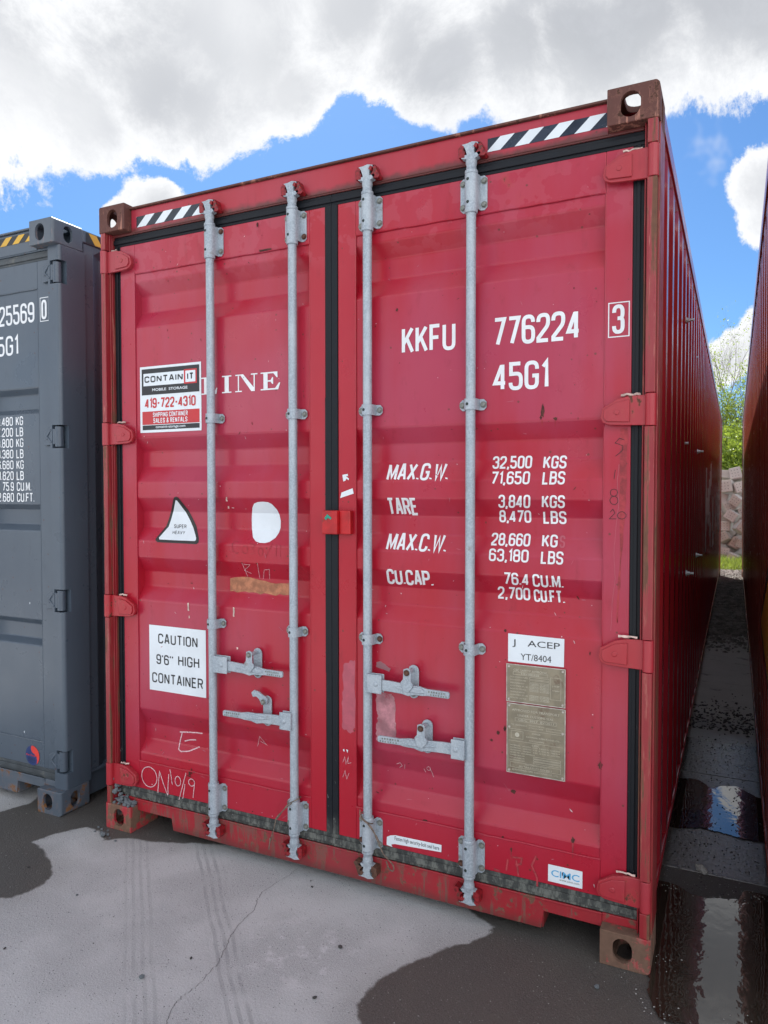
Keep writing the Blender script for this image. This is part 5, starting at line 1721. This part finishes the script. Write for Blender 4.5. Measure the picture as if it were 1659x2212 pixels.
def sdf(x, y, P):
    inside, d = False, 1e9
    n = len(P)
    j = n - 1
    for i in range(n):
        ax, ay = P[j]
        bx, by = P[i]
        if (ay > y) != (by > y) and x < (bx - ax) * (y - ay) / (by - ay) + ax:
            inside = not inside
        ex, ey = bx - ax, by - ay
        t = max(0, min(1, ((x - ax) * ex + (y - ay) * ey) / (ex * ex + ey * ey)))
        dd = (ax + ex * t - x) ** 2 + (ay + ey * t - y) ** 2
        if dd < d:
            d = dd
        j = i
    d = math.sqrt(d)
    return d if inside else -d


def axis(lo, hi, fl, fh, fine, grow):
    a = []
    v = fl
    while v < fh:
        a.append(v)
        v += fine
    s, v2 = fine, fh
    while v2 < hi:
        a.append(v2)
        s *= grow
        v2 += s
    a.append(hi)
    s, v2 = fine, fl
    b = []
    while v2 > lo:
        s *= grow
        v2 -= s
        b.append(max(v2, lo))
    return b[::-1] + a


gxs = axis(-900, 900, -0.85, 2.1, 0.025, 1.5)
gys = axis(-900, 900, -1.15, 0.30, 0.025, 1.5)
nx, ny = len(gxs), len(gys)
gv = [(x, y, 0.0) for y in gys for x in gxs]
gf = [(j * nx + i, j * nx + i + 1, (j + 1) * nx + i + 1, (j + 1) * nx + i) for j in range(ny - 1) for i in range(nx - 1)]
gm = bpy.data.meshes.new('ground')
gm.from_pydata(gv, [], gf)
at = gm.attributes.new('dry', 'FLOAT', 'POINT')
at.data.foreach_set('value', [max(-1.0, min(1.0, sdf(x, y, DRY))) for x, y, z in gv])
gm.materials.append(M['ground'])
ground = tag(link('ground', gm), kind='structure')


def sheet(name, pts, z, mat, parent=None, sub=0, jit=0.0, seed=1):
    P = ragged(pts, jit, seed, sub) if sub else pts
    n = len(P)
    area = sum(P[i][0] * P[(i + 1) % n][1] - P[(i + 1) % n][0] * P[i][1] for i in range(n))
    if area < 0:
        P = P[::-1]
    mb_ = MB().add([(x, y, z) for x, y in P], [tuple(range(n))])
    return part(name, mb_, mat, parent)


# concrete slabs of the alley, one by one
for i, (y0, y1) in enumerate(((0.775, 1.92), (1.928, 3.085), (3.097, 4.070), (4.082, 5.140), (5.152, 6.35))):
    mb = MB().box(-0.25, 2.30 + 3.0, y0, y1, -0.05, 0.0045)
    o = part('concrete_slab', mb, 'slab', ground, bevel=0.006)
    o.rotation_euler = (0, 0, 0)
# thin crack across the dry patch
cr = [(1.033, 0.074), (1.018, -0.03), (1.001, -0.142), (1.012, -0.19), (1.042, -0.243), (1.048, -0.33), (1.062, -0.420), (1.088, -0.47), (1.105, -0.525), (1.118, -0.56), (1.124, -0.607), (1.131, -0.66), (1.128, -0.701), (1.120, -0.75), (1.126, -0.792), (1.157, -0.851), (1.17, -1.2)]
rr = random.Random(8)
mb = MB()
pts = []
for i in range(len(cr) - 1):
    for j in range(6):
        q = Vector(cr[i]).lerp(Vector(cr[i + 1]), j / 6)
        pts.append((q.x + rr.uniform(-.004, .004), q.y + rr.uniform(-.004, .004)))
vs = []
for i, p in enumerate(pts):
    w = 0.0004 + 0.0006 * rr.random()
    vs += [(p[0] - w, p[1] - w, 0.0012), (p[0] + w, p[1] + w, 0.0012)]
mb.add(vs, [(2 * i, 2 * i + 1, 2 * i + 3, 2 * i + 2) for i in range(len(pts) - 1)])
part('pavement_crack', mb, 'crackmat', ground)

p1 = sheet('puddle', [(2.30, 0.55), (2.36, 0.615), (2.423, 0.635), (2.485, 0.621), (2.528, 0.580), (2.586, 0.573), (2.634, 0.596), (2.700, 0.618), (2.722, 0.700), (2.789, 0.703), (2.88, 0.66), (2.90, -0.05), (2.80, -0.11), (2.720, -0.105), (2.66, -0.155), (2.588, -0.175), (2.512, -0.196), (2.477, -0.187), (2.452, -0.122), (2.436, -0.075), (2.440, -0.02), (2.425, 0.02), (2.36, 0.12), (2.30, 0.3)], 0.005, 'water', sub=6, jit=0.0028, seed=3)
tag(p1, kind='structure')
p2 = sheet('puddle', [(2.25, 1.25), (2.416, 1.143), (2.48, 1.165), (2.542, 1.203), (2.634, 1.189), (2.707, 1.166), (2.789, 1.164), (2.92, 1.25), (2.92, 1.62), (2.785, 1.695), (2.697, 1.80), (2.62, 1.77), (2.574, 1.715), (2.53, 1.79), (2.490, 1.814), (2.409, 1.795), (2.25, 1.7)], 0.0085, 'water', sub=8, jit=0.0045, seed=5)
tag(p2, kind='structure')

# ---------------------------------------------------------------- stones, pebbles, gravel
def rock_mesh(seed, mat, squash=0.7):
    rr = random.Random(seed)
    bm = bmesh.new()
    bmesh.ops.create_icosphere(bm, subdivisions=1, radius=1.0)
    for v in bm.verts:
        v.co = v.co * rr.uniform(0.72, 1.15)
        v.co.z *= squash
    me = bpy.data.meshes.new('stone')
    bm.to_mesh(me)
    bm.free()
    me.materials.append(M[mat])
    return me


ROCK = [rock_mesh(i, 'stone') for i in range(7)]
ROCK_L = [rock_mesh(20 + i, 'stone_lt') for i in range(3)]
ROCK_D = [rock_mesh(30 + i, 'stone_dk') for i in range(3)]


def stone(name, me, x, y, z, s, label, cat, group=None, rr=random):
    o = link(name, me, None, loc=(x, y, z))
    o.rotation_euler = (rr.uniform(0, 6), rr.uniform(-.5, .5), rr.uniform(0, 6)) if z > 0.05 else (rr.uniform(-.25, .25), rr.uniform(-.25, .25), rr.uniform(0, 6))
    o.scale = (s * rr.uniform(0.8, 1.35), s * rr.uniform(0.7, 1.0), s * rr.uniform(0.7, 1.1))
    return tag(o, label, cat, group)


rs = random.Random(21)
heap = []
for i in range(74):
    u = rs.random()
    x = 0.030 + 0.128 * u
    # heap leans into the corner beside the post
    top = 0.118 + max(0.010, 0.105 * (1 - u) ** 2.2 + 0.012)
    z = 0.122 + rs.random() * (top - 0.118)
    y = rs.uniform(0.010, 0.040)
    s = rs.uniform(0.0075, 0.0150)
    stone('stone', rs.choice(ROCK), x, y, z, s, 'small grey crushed stone heaped on the bottom left casting of the red container', 'stone', 'grey stones heaped on the bottom left corner casting', rs)
for (x, y, s, k) in ((0.066, -0.072, 0.019, 0), (0.080, -0.058, 0.010, 0), (0.040, -0.055, 0.009, 1), (0.012, -0.030, 0.008, 0), (0.048, -0.028, 0.008, 0), (-0.02, -0.02, 0.007, 0), (0.11, -0.075, 0.006, 0), (0.155, -0.085, 0.007, 0), (0.03, -0.045, 0.006, 0), (0.00, -0.06, 0.006, 1)):
    if s == 0.019:
        stone('stone', ROCK[k], x, y, s * 0.5, s, 'largest loose grey stone on the ground in front of the left bottom casting', 'stone', None, rs)
    else:
        stone('stone', ROCK[k], x, y, s * 0.5, s, 'little grey stone fallen on the ground below the left bottom casting', 'stone', 'stones fallen below the left bottom casting', rs)
for i, (x, y, s, me, lb) in enumerate(((0.001, -0.416, 0.0065, ROCK_D[0], 'dark chip in the wet patch at the left edge of the yard'), (1.022, -0.583, 0.0065, ROCK_D[1], 'dark brown chip on the dry ground between the tyre marks and the crack'), (1.450, -0.311, 0.010, ROCK_D[2], 'dark leaf-like scrap on the pale ground below the third locking bar'),
                                   (1.502, -0.566, 0.0085, ROCK_D[0], 'black pebble on the pale ground near its right wet edge'), (1.131, 0.014, 0.0045, ROCK_D[1], 'tiny dark chip close to the sill, upper of two'), (1.159, -0.023, 0.006, ROCK_D[2], 'dark chip close to the sill, lower of two'),
                                   (0.941, -0.729, 0.011, ROCK[1], 'dark grey stone between the two tyre marks'), (0.403, -0.824, 0.006, ROCK_D[0], 'dark chip at the left edge of the pale ground'), (0.357, -0.476, 0.006, ROCK[2], 'small grey stone on the pale ground left of the tyre marks'),
                                   (2.564, 0.785, 0.028, ROCK_L[0], 'muddy stone standing alone on the wet alley between the two puddles'), (2.29, -0.13, 0.011, ROCK[3], 'bluish pebble on wet ground beside the right bottom casting'))):
    stone('stone', me, x, y, s * 0.5, s, lb, 'stone', None, rs)


def chips(name, n, fn, mat, seed):
    rr_ = random.Random(seed)
    V, Fc = [], []
    base = [(1, 0, 0), (0, 1, 0), (-1, 0, 0), (0, -1, 0), (0, 0, 1), (0, 0, -1)]
    tri_ = [(0, 1, 4), (1, 2, 4), (2, 3, 4), (3, 0, 4), (1, 0, 5), (2, 1, 5), (3, 2, 5), (0, 3, 5)]
    for _ in range(n):
        p = fn(rr_)
        if p is None:
            continue
        x, y, z, s = p
        a = rr_.uniform(0, 6.28)
        ca, sa = math.cos(a), math.sin(a)
        b = len(V)
        for (bx_, by_, bz_) in base:
            k = s * rr_.uniform(0.6, 1.25)
            X_, Y_, Z_ = bx_ * k + rr_.uniform(-.3, .3) * s, by_ * k + rr_.uniform(-.3, .3) * s, bz_ * k * 0.65
            V.append((x + X_ * ca - Y_ * sa, y + X_ * sa + Y_ * ca, z + Z_))
        Fc += [(b + i_, b + j_, b + k_) for i_, j_, k_ in tri_]
    me = bpy.data.meshes.new(name)
    me.from_pydata(V, [], Fc)
    me.materials.append(M[mat])
    return tag(link(name, me), kind='stuff')


def grav(r):
    y = 5.3 + 8.4 * r.random()
    if y < 6.6 and r.random() > (y - 5.2) / 1.4:
        return None
    return (2.2 + 0.8 * r.random(), y, 0.006 + 0.012 * r.random(), r.uniform(0.010, 0.026))


chips('gravel', 11000, grav, 'gravel', 5)
chips('mud_crumbs', 420, lambda r: (r.uniform(2.36, 2.80), abs(r.gauss(0, 0.28)) + 2.75 if r.random() < 0.6 else r.gauss(3.1, 0.22), 0.008, r.uniform(0.004, 0.014)), 'stone_dk', 6)
chips('pale_grit', 1000, lambda r: (r.uniform(-0.8, 2.4), r.uniform(-1.2, 0.05), 0.0006, r.uniform(0.0010, 0.0024)), 'stone_lt', 7)
chips('dark_grit', 420, lambda r: (r.uniform(-0.8, 2.4), r.uniform(-1.2, 0.05), 0.0005, r.uniform(0.0010, 0.0028)), 'stone_dk', 8)


def spk(r):
    t = r.choice([(2.45, -0.15), (2.47, 0.60), (2.75, 0.66), (2.62, 0.60), (2.70, -0.12), (2.45, 0.1)])
    return (t[0] + r.gauss(0, 0.035), t[1] + r.gauss(0, 0.03), 0.006, r.uniform(0.0015, 0.0035))


chips('alley_dirt', 900, lambda r: (r.uniform(2.36, 2.82), r.uniform(0.60, 2.6), 0.0055 if r.random() < 0.5 else 0.0095, r.uniform(0.0015, 0.0055)), 'stone_dk', 12)
chips('alley_grit', 500, lambda r: (r.uniform(2.36, 2.82), r.uniform(0.60, 2.6), 0.0055, r.uniform(0.0012, 0.0030)), 'stone_lt', 13)
chips('floating_debris', 90, spk, 'stone_lt', 9)

# ---------------------------------------------------------------- rubble pile: drilled stone blocks, one by one
def block_mesh(seed):
    rr_ = random.Random(seed)
    bm = bmesh.new()
    bmesh.ops.create_cube(bm, size=1.0)
    for v in bm.verts:
        v.co += Vector([rr_.uniform(-.06, .06) for _ in range(3)])
    bmesh.ops.bevel(bm, geom=bm.edges[:], offset=0.055, segments=2, affect='EDGES')
    me = bpy.data.meshes.new('stone_block')
    bm.to_mesh(me)
    bm.free()
    me.materials.append(M['block'])
    return me


BL = [block_mesh(100 + i) for i in range(6)]
holes = MB()
for ix in (-0.24, 0.0, 0.24):
    for iz in (-0.26, 0.0, 0.26):
        holes.cyl((ix, -0.535, iz), (ix, -0.50, iz), 0.034, 0.034, 8)
HOLES = holes.mesh('drilled_holes', 'hole')
rb = random.Random(77)
BLK = [  # x, z, w, h, angle, y, label
    (2.470, 1.93, 0.30, 0.22, 4, 15.25, 'long pale block at the top left of the rubble pile'),
    (2.665, 1.93, 0.30, 0.31, -14, 15.05, 'drilled block crowning the rubble pile against the green leaves'),
    (2.500, 1.67, 0.32, 0.30, -6, 15.00, 'drilled block leaning under the long pale block at the left'),
    (2.730, 1.65, 0.30, 0.30, -16, 14.98, 'drilled block right below the crowning block'),
    (2.690, 1.365, 0.27, 0.26, 36, 14.95, 'diamond-tilted drilled block at the right, third from the top'),
    (2.520, 1.23, 0.27, 0.27, -26, 15.02, 'brownish drilled block left of the diamond-tilted one'),
    (2.610, 1.03, 0.28, 0.25, 30, 14.85, 'drilled block tipped to the right in the middle of the pile'),
    (2.490, 0.80, 0.30, 0.25, -4, 14.90, 'square-set drilled block at the left below the middle'),
    (2.465, 0.565, 0.28, 0.22, -28, 14.85, 'tilted drilled block low at the left, above the grass'),
    (2.665, 0.45, 0.30, 0.30, 32, 14.85, 'dark brown shaded block low in the middle of the pile'),
    (2.800, 0.80, 0.32, 0.30, 40, 14.70, 'pinkish block with a sunlit top at the right edge of the pile'),
    (2.430, 0.25, 0.26, 0.24, 8, 14.70, 'grey block standing in the grass at the left foot of the pile'),
    (2.640, 0.16, 0.24, 0.20, 20, 14.60, 'small block half hidden in grass at the foot of the pile'),
    (2.440, 1.40, 0.28, 0.26, 10, 15.20, 'shaded block set back behind the brownish drilled one'),
    (2.830, 1.12, 0.26, 0.26, -20, 15.05, 'block peeping out at the right between two gaps'),
    (2.830, 0.46, 0.26, 0.24, 12, 14.85, 'block at the right edge just below the pinkish one'),
    (2.590, 0.70, 0.20, 0.16, 15, 15.10, 'small wedged stone in the dark gap low in the pile'),
]
for i, (x, z, w, h, a, y, lb) in enumerate(BLK):
    root = bpy.data.objects.new('stone_block', None)
    COL.objects.link(root)
    root.location = (x, y + rb.uniform(-.10, .16), z)
    root.rotation_euler = (rb.uniform(-.25, .05), math.radians(a), rb.uniform(-.35, .35))
    tag(root, lb, 'stone block', 'drilled stone blocks in the rubble pile')
    o = link('block_body', BL[i % 6], root)
    o.scale = (w * 0.82, 0.30, h * 0.82)
    if i not in (0, 12, 16, 13):
        o = link('drilled_holes', HOLES, root)
        o.scale = (w * 0.82, 0.30, h * 0.82)
k = 0
for row in range(7):
    for c in range(9):
        x = 1.2 + c * 0.33 + (row % 2) * 0.15
        z = 0.14 + row * 0.27
        y = 15.40 + rb.uniform(0, .12) + row * 0.04
        if z > 1.9 - abs(x - 2.55) * 0.5:
            continue
        o = link('stone_block', BL[k % 6], None, loc=(x, y, z), rot=(rb.uniform(-.4, .4), rb.uniform(-.8, .8), rb.uniform(-.4, .4)))
        o.scale = (0.33, 0.34, 0.31)
        tag(o, 'plain rubble block in the back of the pile, mostly hidden by the blocks in front', 'stone block', 'hidden blocks in the back of the rubble pile')
        k += 1

# grass at the foot of the pile
gr = random.Random(4)
V, Fc = [], []
for i in range(9000):
    x = gr.uniform(1.9, 3.3)
    y = 13.35 + 1.7 * gr.random() ** 0.8
    h = gr.uniform(0.05, 0.20) * (0.5 + 0.8 * min(1, (y - 13.3) / 0.9))
    a = gr.uniform(0, 6.28)
    w = gr.uniform(0.003, 0.007)
    dx, dy = math.cos(a), math.sin(a)
    ln = gr.uniform(0.1, 0.7) * h
    b = len(V)
    V += [(x - dy * w, y + dx * w, 0), (x + dy * w, y - dx * w, 0), (x + dx * ln * 0.4 + dy * w * .7, y + dy * ln * 0.4 - dx * w * .7, h * 0.6), (x + dx * ln * 0.4 - dy * w * .7, y + dy * ln * 0.4 + dx * w * .7, h * 0.6), (x + dx * ln, y + dy * ln, h)]
    Fc += [(b, b + 1, b + 2, b + 3), (b + 3, b + 2, b + 4)]
me = bpy.data.meshes.new('grass')
me.from_pydata(V, [], Fc)
me.materials.append(M['grass'])
tag(link('grass', me), kind='stuff')


# ---------------------------------------------------------------- trees
def tree(name, base, height, lean, seed, label, leaf_n=6, dens=1.0, leaf_s=0.045, cat='tree', spread=0.5, leaf_min=0.0):
    rr_ = random.Random(seed)
    wood = MB()
    LV, LF_ = [], []

    def leaf(p):
        s = leaf_s * rr_.uniform(0.6, 1.3)
        q = Vector([rr_.gauss(0, 1) for _ in range(3)]).normalized()
        r = q.orthogonal().normalized()
        t = q.cross(r)
        b_ = len(LV)
        for (u, v) in ((0, -1), (0.6, 0), (0, 1.1), (-0.6, 0)):
            LV.append(tuple(p + r * (u * s) + t * (v * s)))
        LF_.append((b_, b_ + 1, b_ + 2, b_ + 3))

    def grow(p, d, L, r, lvl):
        n = 5
        pts, rs_ = [p], [r]
        for i in range(n):
            d = (d + Vector([rr_.gauss(0, 0.09) for _ in range(3)]) + Vector((0, 0, 0.04))).normalized()
            p = p + d * (L / n)
            pts.append(p)
            rs_.append(r * (1 - 0.6 * (i + 1) / n))
            if lvl < 3:
                kids = (2 if lvl else 3) if i > 0 or lvl else 1
                for _ in range(kids):
                    if rr_.random() < 0.85:
                        ax = Vector([rr_.gauss(0, 1) for _ in range(3)])
                        ax = (ax - d * ax.dot(d)).normalized()
                        nd = (d + ax * rr_.uniform(spread * 0.7, spread * 1.5)).normalized()
                        grow(p, nd, L * rr_.uniform(0.42, 0.62), rs_[-1] * 0.62, lvl + 1)
            if lvl >= 2 and p.z > leaf_min:
                for _ in range(int(leaf_n * dens * rr_.uniform(0.3, 1.6))):
                    leaf(p + Vector([rr_.gauss(0, 0.10) for _ in range(3)]))
        wood.tube(pts, rs_, 5 if lvl else 8)

    grow(Vector((0, 0, 0)), Vector(lean).normalized(), height, height * 0.011, 0)
    root = bpy.data.objects.new(name, None)
    COL.objects.link(root)
    root.location = base
    tag(root, label, cat)
    link('trunk', wood.mesh('trunk', 'bark', 60), root)
    cm = bpy.data.meshes.new('crown')
    cm.from_pydata(LV, [], LF_)
    cm.materials.append(M['leaf'])
    link('crown', cm, root)
    return root


tree('sapling_tree', (1.95, 21.5, 0), 4.3, (0.10, 0, 1), 3, 'thin young tree with bare twigs, tallest above the gap between the containers', leaf_n=1.2, leaf_s=0.026, spread=0.45)
tree('sapling_tree', (2.25, 20.0, 0), 3.1, (0.13, 0, 1), 8, 'young tree with yellow-green leaves leaning right behind the rubble pile', leaf_n=2.6, leaf_s=0.032)
tree('sapling_tree', (3.05, 21.0, 0), 2.6, (-0.04, 0, 1), 15, 'leafy young tree beside the brown container end, behind the rubble pile', leaf_n=2.8, leaf_s=0.034)
tree('leafy_shrub', (2.45, 18.6, 0), 1.7, (0.02, 0, 1), 23, 'dense leafy shrub just over the top of the rubble pile', leaf_n=4.5, leaf_s=0.045, cat='shrub', spread=0.8)
tree('leafy_shrub', (2.95, 19.3, 0), 2.0, (0, 0, 1), 31, 'taller leafy shrub to the right behind the rubble pile', leaf_n=4.5, leaf_s=0.042, cat='shrub', spread=0.8)
tree('leafy_shrub', (2.05, 19.6, 0), 1.9, (0, 0, 1), 37, 'leafy shrub behind the far end of the red container', leaf_n=4.5, leaf_s=0.042, cat='shrub', spread=0.8)
# distant hedge line
hr = random.Random(6)
V, Fc = [], []
for i in range(9000):
    x = hr.uniform(-14, 20)
    p = Vector((x, 34 + hr.uniform(-1.5, 1.5), abs(hr.gauss(0, 1)) * 1.1 + 0.1 + 0.6 * math.sin(x * 0.9)))
    s = hr.uniform(0.08, 0.20)
    q = Vector([hr.gauss(0, 1) for _ in range(3)]).normalized()
    r_ = q.orthogonal().normalized()
    t_ = q.cross(r_)
    b = len(V)
    for (u, v) in ((0, -1), (0.7, 0), (0, 1.1), (-0.7, 0)):
        V.append(tuple(p + r_ * (u * s) + t_ * (v * s)))
    Fc.append((b, b + 1, b + 2, b + 3))
me = bpy.data.meshes.new('distant_bushes')
me.from_pydata(V, [], Fc)
me.materials.append(M['leaf'])
tag(link('distant_bushes', me), kind='stuff')

# ---------------------------------------------------------------- seal wires
def wire(strands, label):
    mb_ = MB()
    for pts, r in strands:
        P = [Vector(p) for p in pts]
        out = []
        for i in range(len(P) - 1):
            p0, p1, p2, p3 = P[max(i - 1, 0)], P[i], P[i + 1], P[min(i + 2, len(P) - 1)]
            for j in range(5):
                t = j / 5
                out.append(0.5 * ((2 * p1) + (p2 - p0) * t + (2 * p0 - 5 * p1 + 4 * p2 - p3) * t * t + (3 * p1 - p0 - 3 * p2 + p3) * t ** 3))
        out.append(P[-1])
        mb_.tube(out, r, 6)
    o = link('seal_wire', mb_.mesh('seal_wire', 'wire', 60))
    return tag(o, label, 'wire')


X = 1.049
loop = [(X + 0.027 * math.cos(a), 0.020 + 0.027 * math.sin(a), 0.318 + 0.014 * math.cos(a)) for a in [math.radians(v) for v in range(-10, -345, -30)]]
wire([(loop, 0.0022), ([(X - 0.02, 0.000, 0.303), (X - 0.045, -0.008, 0.268), (X - 0.060, -0.010, 0.245)], 0.0022), ([(X + 0.005, -0.008, 0.316), (X - 0.03, -0.010, 0.285), (X - 0.064, -0.011, 0.248)], 0.0022),
      ([(X - 0.056, -0.010, 0.256), (X - 0.070, -0.011, 0.236)], 0.0048), ([(X - 0.070, -0.011, 0.238), (X - 0.082, -0.010, 0.190), (X - 0.100, -0.006, 0.148), (X - 0.104, -0.004, 0.138)], 0.0020),
      ([(X - 0.100, -0.006, 0.150), (X - 0.103, -0.005, 0.138)], 0.0048), ([(X - 0.103, -0.005, 0.140), (X - 0.112, -0.003, 0.098)], 0.0030)], 'rusty wire seal looped round the second locking bar, its tail hanging down to the left')
X = 1.389
loop = [(X + 0.026 * math.cos(a), 0.020 + 0.027 * math.sin(a), 0.312 - 0.016 * math.cos(a)) for a in [math.radians(v) for v in range(-10, -345, -30)]]
wire([(loop, 0.0022), ([(X - 0.026, 0.004, 0.345), (X - 0.015, -0.010, 0.320), (X + 0.030, -0.012, 0.296), (X + 0.052, -0.012, 0.262)], 0.0022), ([(X + 0.005, -0.008, 0.310), (X + 0.034, -0.012, 0.285), (X + 0.060, -0.012, 0.252)], 0.0022),
      ([(X + 0.050, -0.012, 0.266), (X + 0.062, -0.012, 0.244)], 0.0046), ([(X + 0.062, -0.012, 0.246), (X + 0.080, -0.008, 0.200), (X + 0.108, 0.010, 0.160), (X + 0.116, 0.012, 0.142), (X + 0.112, 0.010, 0.130), (X + 0.098, 0.006, 0.140), (X + 0.090, 0.0, 0.168)], 0.0024)],
     'rusty wire seal looped round the third locking bar with a hooked end over the sill')
